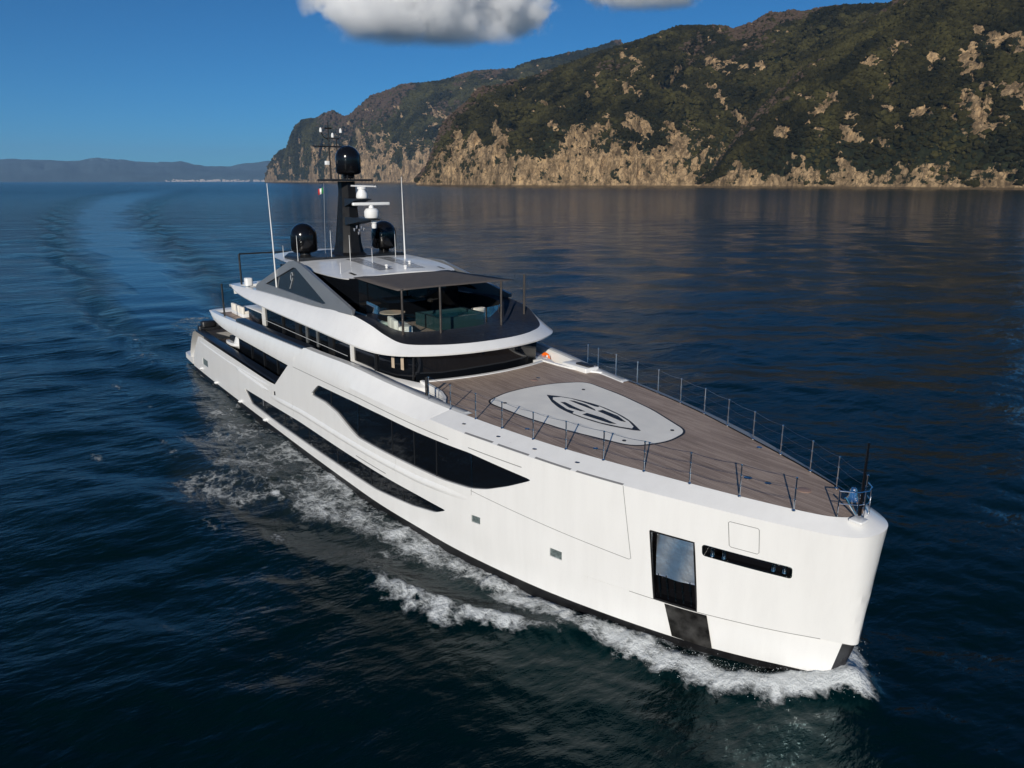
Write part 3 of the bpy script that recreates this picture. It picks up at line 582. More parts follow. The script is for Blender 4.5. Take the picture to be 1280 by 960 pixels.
# ------------------------------------------------------------ the yacht
Y = empty('motor_yacht', (0, 0, 0), 'large white motor yacht with teak foredeck helipad and black mast, under way', 'yacht')
ST=[ # L0(z.35) L1(z1.5) L2 knuckle, T top(X,y,z)
((1.25,0),(1.55,0),(1.75,0),(1.15,0,5.24)),
((1.20,.15),(1.50,.15),(1.71,.40),(1.13,.22,5.24)),
((1.05,.33),(1.30,.30),(1.52,.78),(1.05,.40,5.24)),
((.85,.52),(.85,.57),(1.12,1.12),(.75,.75,5.25)),
((0,1.05),(0,1.15),(.5,1.45),(.2,1.05,5.26)),
((-1,1.65),(-1,1.75),(-.5,1.92),(-.7,1.42,5.28)),
((-2.5,2.4),(-2.5,2.5),(-2.3,2.65),(-2.2,1.95,5.31)),
((-5.3,3.42),(-5.3,3.5),(-5.0,3.62),(-5.1,2.83,5.365)),
((-7.7,4.12),(-7.7,4.2),(-7.5,4.27),(-7.6,3.5,5.415)),
((-11.4,4.85),(-11.4,4.95),(-11.25,4.93),(-11.3,4.12,5.49)),
((-14.2,5.15),(-14.2,5.2),(-14.2,5.2),(-14.2,4.5,5.58)),
((-17.1,5.38),(-17.1,5.4),(-17.1,5.32),(-17.1,4.85,5.74)),
((-20,5.45),(-20,5.48),(-20,5.36),(-20,5.02,5.86)),
((-25,5.5),(-25,5.5),(-25,5.36),(-25,5.12,5.76)),
((-36,5.5),(-36,5.5),(-36,5.36),(-36,5.12,5.76)),
((-44,5.45),(-44,5.42),(-44,5.28),(-44,5.1,5.76)),
((-49.9,5.35),(-49.9,5.3),(-49.9,5.15),(-49.9,5.0,5.76)),
]
def zk(X): return np.where(X>-13,4.97-.02*X, 5.0)
NS=len(ST)
A0=np.array([s[0] for s in ST]);A1=np.array([s[1] for s in ST]);A2=np.array([s[2] for s in ST]);A3=np.array([s[3] for s in ST])
D0,D1,D2,D3=(cat(a,16,True) for a in (A0,A1,A2,A3))
SL=np.concatenate([[0],np.cumsum(np.linalg.norm(np.diff(D1,axis=0),axis=1))])
def S(s,z,off=0.):
    """starboard hull point; s arclength from bow, z height, off outward"""
    g=lambda D:np.array([np.interp(s,SL,D[:,k]) for k in range(D.shape[1])])
    p0,p1,p2,p3=g(D0),g(D1),g(D2),g(D3)
    zz=[.35,1.5,float(zk(p2[0])),p3[2]]
    pts=[p0,p1,p2,p3[:2]]
    if z<=.35: q=p0+(p1-p0)*(z-.35)/1.15*0.6
    else:
        for i in range(3):
            if z<=zz[i+1] or i==2:
                q=pts[i]+(pts[i+1]-pts[i])*(z-zz[i])/(zz[i+1]-zz[i]);break
    P=np.array([q[0],-q[1],z])
    if off:
        e=.05
        a=S(s+e,z)-S(max(s-e,0),z); b=S(s,z+e)-S(s,z-e); n=np.cross(a,b); n/=np.linalg.norm(n)
        if n[0]*.9-n[1]*.6<0: n=-n
        P=P+n*off
    return P

def zt(s): return float(np.interp(s, SL, D3[:, 2]))
# side outline in (arc length from the bow, height)
TOPL = [(28.30, 5.72), (30.0, 4.58), (32.30, 2.98), (33.5, 2.93), (40, 3.0), (48.2, 3.02), (49.2, 2.9), (50.0, 2.2), (50.9, 1.3), (51.2, .35)]
def densify(P, d, closed=True):
    o = []; n = len(P)
    for i in range(n if closed else n - 1):
        a, b = np.array(P[i], float), np.array(P[(i+1) % n], float); k = max(1, int(np.linalg.norm(b - a)/d))
        for j in range(k): o.append(tuple(a + (b-a)*j/k))
    if not closed: o.append(tuple(P[-1]))
    return o
def inside(p, poly):
    x, y = p; c = False; n = len(poly)
    for i in range(n):
        x1, y1 = poly[i]; x2, y2 = poly[(i+1) % n]
        if (y1 > y) != (y2 > y) and x < (x2-x1)*(y-y1)/(y2-y1) + x1: c = not c
    return c
def fill(outer, holes=(), crease=(), gs=.35, rows=(.6,.9,1.2,1.5,1.9,2.4,2.9,3.4,3.9,4.4,4.8), off=0., dens=.25, rowtop=True):
    """triangulated sheet on the hull surface bounded by outer, with real openings; returns a mesh builder and the boundary loops"""
    O = densify(outer, dens); H = [densify(h, dens) for h in holes]; pts = list(O); E = [(i, (i+1) % len(O)) for i in range(len(O))]
    for h in H:
        n0 = len(pts); pts += h; E += [(n0 + i, n0 + (i+1) % len(h)) for i in range(len(h))]
    for h in crease:
        n0 = len(pts); pts += list(h); E += [(n0 + i, n0 + i + 1) for i in range(len(h)-1)]
    smin = min(p[0] for p in O); smax = max(p[0] for p in O); s = smin
    while s < smax:
        zr = list(rows) if s > 2.5 else list(np.arange(1.65, 4.9, .22))
        if rowtop and s < 28: kz = float(zk(np.interp(s, SL, D2[:, 0]))); zr += [(kz + zt(s))/2] + ([] if crease else [kz])
        for z in zr:
            p = (s, z)
            if inside(p, O) and not any(inside(p, h) for h in H):
                q = np.array(pts); d = np.hypot(q[:, 0]-s, q[:, 1]-z).min()
                if d > .07: pts.append(p)
        s += .07 if s < 1.2 else .12 if s < 2.5 else (.22 if s < 8 else gs)
    vv, ee, ff, *_ = delaunay_2d_cdt([Vector(p) for p in pts], E, [], 0, 1e-5)
    mb = MB(); keep = []
    for f in ff:
        c = sum((vv[i] for i in f), Vector((0, 0)))/len(f); c = (c.x, c.y)
        if inside(c, O) and not any(inside(c, h) for h in H): keep.append(list(f))
    mb.add([S(max(v.x, 0), v.y, off) for v in vv], keep); return mb, O, H
def rounded(P, r=.25, n=5):
    out = []
    N = len(P)
    for i in range(N):
        a, b, c = (np.array(P[j % N], float) for j in (i-1, i, i+1)); u = (a-b)/np.linalg.norm(a-b); v = (c-b)/np.linalg.norm(c-b); rr = min(r, np.linalg.norm(a-b)*.4, np.linalg.norm(c-b)*.4)
        for k in range(n+1):
            t = k/n; out.append(tuple((1-t)**2*(b+u*rr) + 2*t*(1-t)*b + t*t*(b+v*rr)))
    return out
def smoothpoly(P, n=4):
    """closed outline through P, softly rounded (Chaikin)"""
    P = [np.array(p, float) for p in P]
    for _ in range(n):
        Q = []
        for i in range(len(P)):
            a, b = P[i], P[(i+1) % len(P)]; d = np.linalg.norm(b-a); t = min(.25, .12/d if d > 0 else .25); Q += [a + (b-a)*t, b - (b-a)*t]
        P = Q
        if _ >= 1: break
    return [tuple(p) for p in P]
WBIG = smoothpoly([(27.031,3.638),(25.994,4.328),(22.09,4.45),(19.087,4.486),(16.612,4.47),(13.44,4.52),(10.413,4.318),(11.49,3.789),(12.536,3.363),(13.36,3.155),(14.934,3.009),(16.695,2.95),(19.178,2.905),(21.667,2.884),(22.507,3.081),(23.887,3.491),(25.298,3.658)])
WLOW = smoothpoly([(38.107,1.489),(28.615,1.772),(21.83,1.80),(17.958,1.80),(14.7,1.817),(15.433,1.484),(17.115,1.189),(20.02,0.94),(26.6,0.826),(31.817,0.76),(36.913,0.805)])
POCKET = [(6.061,3.80),(4.694,3.78),(4.433,1.53),(5.771,1.53)]
SLOT = rounded([(4.46,3.79),(2.11,3.70),(2.07,3.36),(4.43,3.46)], .09)
GREYV = [(32.68,2.50),(32.28,2.59),(32.24,2.37),(32.65,2.28)]
VENTS = [[(13.281,2.135),(12.818,2.161),(12.815,1.886),(13.279,1.858)], [(9.607,2.085),(9.123,2.07),(9.112,1.76),(9.599,1.774)], [(48.3,1.50),(46.75,1.52),(46.75,1.05),(48.3,1.02)]]
# upper hull, starboard: from the chine (z 1.5) ahead of s=9, from the boot top (z .35) further aft
top = [(s, zt(s)) for s in np.concatenate([np.arange(.0, 1.2, .05), np.arange(1.2, 6, .15), np.arange(6, 28.2, .45)])]
UP = top[::1] + TOPL + [(s, .35) for s in np.arange(50.5, 9, -.5)] + [(8.6, .9), (8.2, 1.5)] + [(s, 1.5) for s in list(np.arange(7.9, 2, -.3)) + list(np.arange(1.9, 1.2, -.12)) + list(np.arange(1.2, .0, -.05))] + [(.0, 1.5), (.0, 4.935)]
KN = [(s, float(zk(np.interp(s, SL, D2[:, 0])))) for s in np.concatenate([[.0], np.arange(.05, 1.2, .06), np.arange(1.25, 6, .15), np.arange(6.1, 28.6, .4)])]; KN[0] = (.0, 4.935)
mb, O, H = fill(UP, [WBIG, WLOW, POCKET, SLOT, GREYV] + VENTS, [KN])
def reveal(mb, loop, depth):
    a = [S(s, z) for s, z in loop]; b = [S(s, z, -depth) for s, z in loop]; mb.loft([a, b], True)
LIN = []
for i_, (hl, dp) in enumerate(zip(H, (.09, .07, .36, .22, .08, .06, .06, .06))):
    if i_ in (2, 3): LIN.append((hl, dp))
    else: reveal(mb, hl, dp)
# closed ledge under the overhanging bow
led = [S(s, 1.5) - np.array([0, 0, .002]) for s in list(np.arange(.0, 2, .1)) + list(np.arange(2, 8.3, .3))]
for i in range(len(led) - 1):
    a, b = led[i], led[i+1]; mb.add([a, b, (b[0]-.35, b[1]*.45, 1.49), (a[0]-.35, a[1]*.45, 1.49)], [(0, 1, 2, 3)])
# plain port side: the same sheet without openings
pm, _, _ = fill(UP, (), [KN])
mb.add([(x, -y, z) for x, y, z in pm.v], [f[::-1] for f in pm.f])
for i in range(len(led) - 1):
    a, b = led[i], led[i+1]; mb.add([(a[0], -a[1], a[2]), (b[0], -b[1], b[2]), (b[0]-.35, -b[1]*.45, 1.49), (a[0]-.35, -a[1]*.45, 1.49)], [(0, 1, 2, 3)])
# inner face of the bulwark and the transom
def sbt(s, z): return float(-S(s, z)[1])
inn = []
for s in np.arange(14.6, 28.2, .5):
    q = S(s, zt(s)); inn.append([(q[0], q[1]+.002, q[2]+.002), (q[0], q[1] + .32, q[2] + .01), (q[0], q[1] + .42, q[2] - .06), (q[0], q[1] + .45, 4.88)])
mb.loft(inn, False); mb.loft([[(x, -y, z) for x, y, z in r] for r in inn], False)
tr = [(-49.9, .35), (-49.6, 1.2), (-48.9, 2.2), (-48.1, 3.0)]
mb.loft([[(x, y, z) for x, z in tr] for y in (-5.28, -5.0, 0, 5.0, 5.28)], False)
hull = mb.build('hull', WHITE, Y, ang=20, merge=True)
for hl, dp in LIN:
    m2 = MB(); reveal(m2, hl, dp); m2.build('recess_lining', BLACK, hull)
# lower hull: narrower forefoot, below the chine
mb = MB(); s0 = np.concatenate([np.arange(.42, 3, .12), np.arange(3, 10.2, .3)])
def low(s, z, k=1):
    p = S(s, z, -float(np.interp(s, [0, 4.5, 7.2], [.05, .03, .004]))); return (p[0], p[1]*k, p[2])
for k in (1, -1): mb.loft([[low(s, z, k) for z in (.35, .8, 1.2, 1.494)] for s in s0], False)
mb.build('forefoot', WHITE, hull, ang=20)
mb = MB()
arc = [s for s in np.arange(.0, .44, .04)]
f = lambda s, z, k: (S(max(s, .001), z)[0] - .06, S(max(s, .001), z)[1]*.85*k, z - .01)
mb.loft([[f(s, z, 1) for z in (-1.2, 0, .8, 1.5)] for s in arc[::-1]] + [[f(s, z, -1) for z in (-1.2, 0, .8, 1.5)] for s in arc], False)
mb.build('stem_plate', STEELM if False else mat('stem_steel', (.10, .10, .11), .3, metal=.8, noise=(1.6, .4)), hull)
# black bottom paint
mb = MB(); ring = []
for s in np.concatenate([np.arange(.001, 3, .15), np.arange(3, 51.2, .6)]):
    p = S(s, .352); ring.append([(p[0], p[1] + .015, .352), (p[0] - .02, p[1] + .02, .1), (p[0] - .1, p[1]*.985, -.6), (p[0]-.3, p[1]*.7, -1.6), (p[0]-.4, 0, -2.2)])
mb.loft(ring, False); mb.loft([[(x, -y, z) for x, y, z in r] for r in ring], False); mb.build('bottom', BOOT, hull)
# openings
def pane(name, poly, off, material, parent=hull, gs=.5): return fill(poly, (), (), gs, rows=(1,1.5,3.2,3.8,4.3), off=off, rowtop=False)[0].build(name, material, parent)
wb = pane('hull_window', WBIG, -.085, GLASSD); wl_ = pane('hull_window', WLOW, -.065, GLASSD)
def strip(name, pts, wid, off, material, parent, dens=.3, thick=.012):
    """narrow raised strip following a path on the hull surface"""
    P = densify(pts, dens, False); mb = MB(); R = []
    for i, p in enumerate(P):
        a = np.array(P[min(i+1, len(P)-1)]) - np.array(P[max(i-1, 0)]); a = a/np.linalg.norm(a); nrm = np.array([-a[1], a[0]])*wid/2
        q0 = np.array(p) + nrm; q1 = np.array(p) - nrm
        R.append([S(*q0, off - .01), S(*q0, off + thick), S(*q1, off + thick), S(*q1, off - .01)])
    mb.loft(R, True, True, True); return mb.build(name, material, parent)
for s0_, s1_ in ((21.6, 21.66), (13.39, 13.30)): strip('mullion', [(s0_, 4.47), (s1_, 2.93 if s0_ > 20 else 3.2)], .05, -.06, STEELM, wb)
for s0_ in (24.6, 18.6, 16.9, 15.4): strip('mullion', [(s0_, 4.44), (s0_, 2.96 if s0_ < 20 else 3.6)], .05, -.08, GLASSI, wb)
for s0_ in (34.5, 31, 27.5, 24, 20.5, 17.8): strip('mullion', [(s0_, 1.6), (s0_, 1.0)], .05, -.06, GLASSI, wl_)
for k, v in enumerate(VENTS):
    g = pane('hull_vent', v, -.04, mat('vent_grille', (.16, .20, .20), .4, metal=.3, noise=(9, .4)))
pane('fuel_port', GREYV, -.05, BLACKM)
# anchor pocket: polished plates, ribs, and the rubbing plate below
fr = MB(); ap = pane('anchor_pocket', POCKET, -.35, BLACK)
mb = MB(); q_ = lambda f, g: S((5.96 - .17*g) + ((4.70 - .2*g) - (5.96 - .17*g))*f, 3.62 - 1.30*g, -.33 + .25*g + .02*math.sin(f*9 + g*3))
mb.loft([[q_(f, g) for f in np.linspace(.0, 1, 14)] for g in np.linspace(0, 1, 10)], False); mb.build('pocket_plate', mat('bright_steel', (.9,.9,.9), .3, metal=1, bump=(1.6,.35,.06)), ap)
mb = MB(); mb.loft([[S(s, 2.32 + .02, -.07 + .0), S(s, 2.32, -.34)] for s in (5.83, 4.52)], False); mb.build('pocket_shelf', CHROME, ap)
for k in range(5):
    f_ = .1 + .2*k; strip('rib', [(5.84 - 1.24*f_, 2.38), (5.70 - 1.2*f_, 1.6)], .04, -.12, STEELM, ap, thick=.04)
strip('pocket_frame', POCKET + [POCKET[0]], .05, -.02, BLACKM, ap, thick=.03)
fill([(5.42,1.47),(4.12,1.47),(3.95,.36),(5.19,.40)], (), (), .3, (.7, 1.1), off=.02, rowtop=False)[0].build('rubbing_plate', mat('worn_steel_plate', (.10,.095,.09), .35, metal=.85, noise=(2.5,.8)), hull)
sl = pane('bow_slot', SLOT, -.2, BLACK)
for s_ in (4.2, 3.9, 2.6, 2.3):
    m2 = MB(); c = S(s_, 3.58 + .03*(s_ > 3), -.07); m2.lathe([(.05,-.15),(.075,-.13),(.06,-.05),(.06,.05),(.075,.13),(.05,.15)], c, 14); m2.build('fairlead_roller', CHROME, sl)
strip('slot_rim', SLOT + [SLOT[0]], .035, .0, CHROME, sl)
# panel gaps and shell doors
def gap(pts, wid=.018, parent=hull, closed=False): return strip('panel_gap', pts + ([pts[0]] if closed else []), wid, .0, LINE, parent, thick=.004)
gap([(3.87,4.72),(3.2,4.70),(3.16,4.66),(3.05,3.95),(3.09,3.90),(3.75,3.93),(3.80,3.97),(3.90,4.68)], closed=True)
gap([(7.08,5.04),(6.63,2.67),(6.70,2.62),(10,2.86),(13.33,3.08)])
gap([(13.3,2.9),(13.3,3.15)])
for a, b in (((13.72,5.20),(12.32,5.185)),((12.07,5.175),(10.65,5.15)),((10.37,5.14),(8.96,5.105)),((8.76,5.10),(7.1,5.07))): gap([a, b], .03)
gap([(29.37,4.562),(21.264,4.75),(15.546,4.72),(14.584,4.72)], .03); gap([(13.5,4.70),(10.9,4.66)], .03); gap([(21.825,1.97),(19.096,1.97)], .035)
gap([(6.6,1.5),(1.0,1.5)] , .02)
# sculpted ledge under the long window, and the groove on the quarter
def ledge(name, pts, wid, proud):
    P = densify(pts, .4, False); mb = MB(); R = []
    for i, (s, z) in enumerate(P):
        t = i/(len(P)-1); k = min(1, t*9, (1-t)*9); R.append([S(s, z + wid*.5, -.01), S(s, z + .02, proud*k), S(s, z - .05, proud*k), S(s, z - wid*.5, -.01)])
    mb.loft(R, True, True, True); return mb.build(name, WHITE, hull, 60)
ledge('styling_ledge', [(33.2,2.12),(28.5,2.35),(21.7,2.42),(16.7,2.5),(13.5,2.72)], .34, .07)
ledge('rubbing_strake', [(39.6,2.46),(33.4,2.38)], .14, .07)
ledge('styling_ledge', [(49.0,2.62),(41,2.55),(33.3,2.7)], .1, .03)
for s_, z_ in ((48.6,.62),(44.6,.42),(39.0,.42),(34.2,.45)):
    m2 = MB(); c = S(s_, z_); m2.lathe([(0,-.09),(.12,-.08),(.2,0),(.12,.08),(0,.09)], c, 12); m2.build('fender_boss', WHITE2, hull)

# ---- foredeck
def dk(x): return 5.262 - .02*x
TI = D3[:, :2]                       # inner edge of the gunwale
def hwin(x): return float(np.interp(-x, -TI[:, 0][::1], TI[:, 1])) if True else 0
tix = -TI[:, 0]; 
def hw_(x): return float(np.interp(-x, tix, TI[:, 1]))
mb = MB(); R = []
for x in np.concatenate([[1.12], np.arange(1.0, -13.2, -.3)]):
    h = hw_(x) - .02; R.append([(x, y, dk(x) - .03) for y in np.linspace(-h, h, 7)])
for x, h in ((-13.5, 4.15), (-14.1, 3.75), (-14.8, 3.5), (-15.6, 3.38)): R.append([(x, y, dk(x) - .03) for y in np.linspace(-h, h, 7)])
R.append([(-16.15 - .06*y*y*.8, y, dk(-16.2) - .03) for y in np.linspace(-3.3, 3.3, 7)])
mb.loft(R, False); fd = mb.build('foredeck', TEAK, Y)
# white margin along the after edge and the low steps down to the side decks
mb = MB(); ys = np.linspace(-3.35, 3.35, 17); ed = lambda y: -16.15 - .048*y*y
mb.loft([[(ed(y) + .05, y, 5.57), (ed(y) + .05, y, 5.615), (ed(y) - .12, y, 5.62), (ed(y) - .14, y, 5.0)] for y in ys], False); mb.build('deck_edge', WHITE2, fd)
for k in (1, -1):
    mb = MB(); pts = [(-13.45, 4.2), (-14.1, 3.78), (-14.8, 3.53), (-15.6, 3.41), (-16.75, 3.33)]
    mb.loft([[(x, k*(y-.12), dk(x)-.02), (x, k*(y-.1), dk(x)+.05), (x, k*(y+.02), dk(x)+.05), (x, k*(y+.04), 4.9)] for x, y in pts], False); mb.build('deck_step', WHITE2, fd)
    for j, x in enumerate((-13.9, -14.5, -15.2)):
        m2 = MB(); yy = 3.9 - .15*j; m2.box((x-.22, k*yy, 4.9), (x+.22, k*(yy+.35), 5.3 - .13*j)); m2.build('step', WHITE2, fd)
# helipad
PADO = rounded([(-13.55, 0), (-13.4, -1.3), (-12.85, -2.58), (-10.6, -2.46), (-8.5, -2.1), (-6.05, -1.30), (-5.72, 0), (-6.05, 1.30), (-8.5, 2.1), (-10.6, 2.46), (-12.85, 2.58), (-13.4, 1.3)], .5)
def deckpoly(poly, dz, th=.006):
    mb = MB(); from mathutils.geometry import tessellate_polygon
    v = [Vector((x, y, dk(x) - .03 + dz)) for x, y in poly]; t = tessellate_polygon([[Vector((p.x, p.y, 0)) for p in v]]); mb.add(v, [list(q) for q in t]); return mb
def offs(poly, d):
    P = np.array(poly); n = len(P); out = []
    c = P.mean(0)
    for i in range(n):
        e = P[(i+1) % n] - P[i-1]; nn = np.array([e[1], -e[0]]); nn /= np.linalg.norm(nn)+1e-9
        if np.dot(nn, P[i]-c) < 0: nn = -nn
        out.append(tuple(P[i] + nn*d))
    return out
deckpoly(offs(PADO, .085), .004).build('pad_border', MARK, fd, None)
pad = deckpoly(PADO, .009).build('helipad', PADW, fd, None)
EYE = [(-12.27,-.18),(-11.77,.15),(-11.06,.44),(-9.93,.62),(-8.82,.53),(-7.98,.31),(-6.99,-.15),(-7.17,-.31),(-7.76,-.60),(-8.34,-.79),(-9.09,-.91),(-9.87,-.94),(-10.65,-.86),(-11.4,-.62)]
INN = [(-11.84,-.2),(-11.7,.09),(-11.31,.28),(-10.7,.37),(-10.02,.39),(-9.86,.44),(-9.91,.55),(-8.82,.45),(-7.98,.23),(-7.45,-.05),(-7.34,-.24),(-7.7,-.45),(-8.44,-.72),(-9.26,-.85),(-9.84,-.875),(-9.98,-.68),(-10.35,-.72),(-11.21,-.5),(-11.62,-.38)]
def sm2(P, n=5):
    P = [P[-1]] + list(P) + [P[0], P[1]]; q = cat(P, n); return [tuple(x) for x in q[n:-n-1]]
shift = lambda P: [(x, y + .14) for x, y in P]
em = deckpoly(shift(cat(EYE[:7], 5).tolist() + cat(EYE[7:] , 5).tolist()), .013).build('emblem', MARK, pad, None)
deckpoly(shift(INN), .017).build('emblem_field', PADW, em, None)
for P in ([(-11.18,.07),(-10.99,.2),(-10.38,.27),(-9.73,.15),(-9.56,.04),(-10.49,.04)], [(-11.2,-.35),(-11.06,-.21),(-10.35,-.30),(-9.7,-.34),(-9.87,-.47),(-10.43,-.54)],
          [(-9.52,.09),(-9.51,.35),(-8.65,.33),(-7.94,.07),(-8.14,-.01)], [(-9.51,-.68),(-9.56,-.4),(-8.81,-.29),(-7.98,-.36),(-8.18,-.52)]):
    deckpoly(shift(P), .021).build('emblem_stroke', MARK, em, None)
for x, y in ((-12.0, 1.7), (-6.4, .95), (-6.6, -1.2), (-12.3, -2.1)):
    m2 = MB(); m2.lathe([(.0, 0), (.07, 0), (.07, .02), (0, .025)], (x, y, dk(x) - .02), 12); m2.build('tie_down', BLACKM, pad)
for x, y, r_ in ((-3.6, 2.1, .09), (-6.6, -2.5, .09), (-9.4, -3.2, .09), (-2.2, -.35, .13), (-.7, .25, .2), (-14.3, .9, .16), (-14.5, 1.25, .1), (-1.6,-.2,.1)):
    m2 = MB(); m2.lathe([(0, 0), (r_, 0), (r_, .012), (r_*.9, .018), (0, .018)], (x, y, dk(x) - .028), 18); m2.build('deck_fitting', STEELM if r_ < .15 else mat('faded_deck_cap', (.3,.2,.16), .5), fd)
# stanchions and wires round the foredeck
def stanchion(x, y, h=.98, ring=True, z0=None):
    z = dk(x) - .01 if z0 is None else z0; m = MB(); m.tube([(x, y, z), (x, y, z + h)], .022, 8); m.lathe([(.05, 0), (.05, .02), (.028, .05), (.022, .06)], (x, y, z), 10)
    for q in (.33, .66, .97): m.lathe([(.03, -.02), (.034, 0), (.03, .02)], (x, y, z + h*q), 8)
    return m.build('stanchion', CHROME, Y)
SB = [(-.03,-1.25),(-1.45,-1.72),(-2.87,-2.18),(-4.29,-2.62),(-5.66,-3.02),(-7.07,-3.38),(-8.41,-3.70),(-9.92,-3.92),(-11.3,-4.12),(-12.76,-4.3),(-14.19,-4.42)]
PB = [(1.0,.45),(-.2,1.08),(-1.4,1.62),(-2.8,2.12),(-4.2,2.56),(-5.6,2.97),(-7.0,3.36),(-8.45,3.66),(-9.9,3.92),(-11.3,4.12),(-12.8,4.3),(-14.1,4.42),(-14.9,4.5)]
for x, y in SB: stanchion(x, y)
for x, y in PB: stanchion(x, y, 1.0)
for L in (SB, PB):
    mb = MB()
    for q in (.33, .66, .97):
        for a, b in zip(L, L[1:]):
            pts = [(a[0]+(b[0]-a[0])*t, a[1]+(b[1]-a[1])*t, dk(a[0]+(b[0]-a[0])*t) + q - .05*math.sin(math.pi*t)) for t in (0,.25,.5,.75,1)]; mb.tube(pts, .005 if L is SB else .0025, 5, False)
    mb.build('guard_wire', CHROME, Y)
# pulpit, flagstaff, bell and fairlead at the stem
mb = MB(); z = dk(1)
rail = [(.85,-.62),(1.22,-.3),(1.32,0),(1.22,.3),(.95,.55)]
mb.tube([(x, y, z + .74) for x, y in rail], .02, 8); mb.tube([(x, y, z + .38) for x, y in rail], .012, 8)
for x, y in ((1.22,-.3),(1.30,-.12),(1.22,.3),(.95,.55),(.85,-.62)): mb.tube([(x, y, z-.02), (x, y, z + .74)], .022, 8)
mb.tube([(1.2,-.28,z+.05),(.95,-.5,z+.55)], .03, 8); mb.build('pulpit', CHROME, Y)
mb = MB(); mb.tube([(1.16,-.05,z),(1.14,-.02,z+2.05)], [.045,.03], 10); mb.build('flagstaff', BLACK, Y)
mb = MB(); mb.lathe([(0,.36),(.06,.35),(.1,.28),(.12,.12),(.19,.0),(0,0)], (.72,.32,z+.2), 18); mb.tube([(.72,.32,z-.02),(.72,.32,z+.22)], .03, 8); mb.build('bell', CHROME, Y)
mb = MB(); mb.rbox((1.12,-.55,z-.03),(1.5,-.15,z+.04), .05); mb.build('bow_fairlead', WHITE2, Y)
# small recessed caps on the gunwale
for s_ in (14.2, 12.4, 10.7, 9.0):
    p = S(s_, zt(s_)*.5 + float(zk(np.interp(s_, SL, D2[:,0])))*.5, .0); m2 = MB(); m2.lathe([(.0,.012),(.07,.012),(.09,0),(0,-.01)], p, 12); m2.build('gunwale_cap', STEELM, hull)
# ------------------------------------------------------------ superstructure
def mir(P): return [(p[0], -p[1], *p[2:]) for p in P]
def sheet(name, edge, z, material, parent, n=5, ang=32, inset=0.):
    """flat deck spanning port to starboard between the mirrored edge [(x, half width)]"""
    mb = MB(); mb.loft([[(x, y, z(x) if callable(z) else z) for y in np.linspace(-(h-inset), h-inset, n)] for x, h in edge], False); return mb.build(name, material, parent, ang)
# main deck aft
sheet('main_deck', [(-48.6, 5.0), (-40, 5.1), (-27, 5.1)], 2.1, TEAK, Y)
for k in (1, -1):
    mb = MB(); R = []
    for x, y, z in ((-48.15, 4.98, 3.03), (-47, 5.02, 3.06), (-40, 5.1, 3.03), (-33, 5.14, 2.97), (-30.6, 5.16, 2.97), (-28.0, 5.16, 2.97)):
        R.append([(x, k*(y+.1), z-.05), (x, k*(y+.08), z+.05), (x, k*(y-.30), z+.13), (x, k*(y-.42), z+.06), (x, k*(y-.44), 2.1)])
    mb.loft(R, False); mb.build('cap_rail', CAPR, Y, 50)
# main saloon: dark glazing under the overhang
def box_outline(name, P, z0, z1, material, parent, rake=0.):
    mb = MB(); n = len(P); mb.loft([[(x, y, z0) for x, y in P], [(x - rake*(1 if x > -30 else 0), y*.985, z1) for x, y in P]], True, False, True); return mb.build(name, material, parent, 20)
ms = box_outline('saloon_glazing', [(-26, -4.35), (-26, 4.35), (-39.8, 4.35), (-39.8, -4.35)], 2.1, 4.55, GLASSD, Y)
for x in np.arange(-37, -27, 2.4):
    mb = MB(); mb.box((x-.04, -4.39, 2.15), (x+.04, -4.34, 4.5)); mb.build('mullion', GLASSI, ms)
# swim platform
mb = MB(); mb.loft([[(x, y, z) for x, y in ((-49.0,-5.33),(-51.6,-5.2),(-52.2,-4.6),(-52.2,4.6),(-51.6,5.2),(-49.0,5.33))] for z in (.35,.42,.72,.78)], True, True, True); sp_ = mb.build('swim_platform', WHITE2, Y)
sheet('platform_teak', [(-51.8, 4.3), (-49.9, 4.9)], .79, TEAK, sp_)
mb = MB(); mb.rbox((-48.3,-4.9,3.05), (-47.7,4.9,3.4), .1); mb.build('stern_rail', BLACKM, Y)
for x, y in ((-47.9,-4.2),(-47.8,-2.2),(-47.6,-3.2)):
    mb = MB(); mb.rbox((x-.35,y-.5,3.3), (x+.35,y+.5,3.75), .18); mb.build('stern_locker', BLACKM, Y)
# upper deck slab and its bulwark band
UPE = [(-44.6, 4.3), (-44.2, 4.75), (-42.5, 4.85), (-38, 4.9), (-25, 4.9), (-20, 4.75), (-17.1, 4.55), (-14.2, 4.15), (-13.2, 3.9)]
sheet('upper_deck', UPE, 4.9, TEAK, Y, inset=-.02); sheet('deck_underside', UPE, 4.46, WHITE2, Y)
def band(name, B, Rr, extra, material, n=6):
    """bulwark band: B lower outer edge, Rr upper edge, extra(b, r) -> inner points; port and starboard joined through the given stations"""
    B = cat(B, n); Rr = cat(Rr, n); R = []
    for b, r in zip(B, Rr):
        m_ = (b + r)/2; m_[1] -= .06
        bb = b.copy(); bb[2] += .06; bb[1] -= .015
        R.append([(b[0], b[1] + .10, b[2] + .01), tuple(b), tuple(bb), tuple(m_), (r[0], r[1] - .02, r[2] - .03), tuple(r)] + extra(b, r))
    return R
EB = [(-44.7,-4.75,4.98),(-43.2,-4.98,4.72),(-41,-5.12,4.52),(-38,-5.2,4.44),(-33,-5.24,4.42),(-29,-5.26,4.41),(-25.3,-5.24,4.40)]
ER = [(-44.7,-4.72,5.02),(-43.2,-4.85,5.07),(-41,-4.93,5.13),(-38,-4.98,5.22),(-33,-5.02,5.35),(-29,-5.04,5.46),(-25.3,-5.05,5.57)]
mb = MB(); R = band('', EB, ER, lambda b, r: [(r[0], r[1]+.30, r[2]+.0), (r[0], r[1]+.34, 4.88)], WHITE); mb.loft(R, False)
mb.loft([mir(r) for r in R], False)
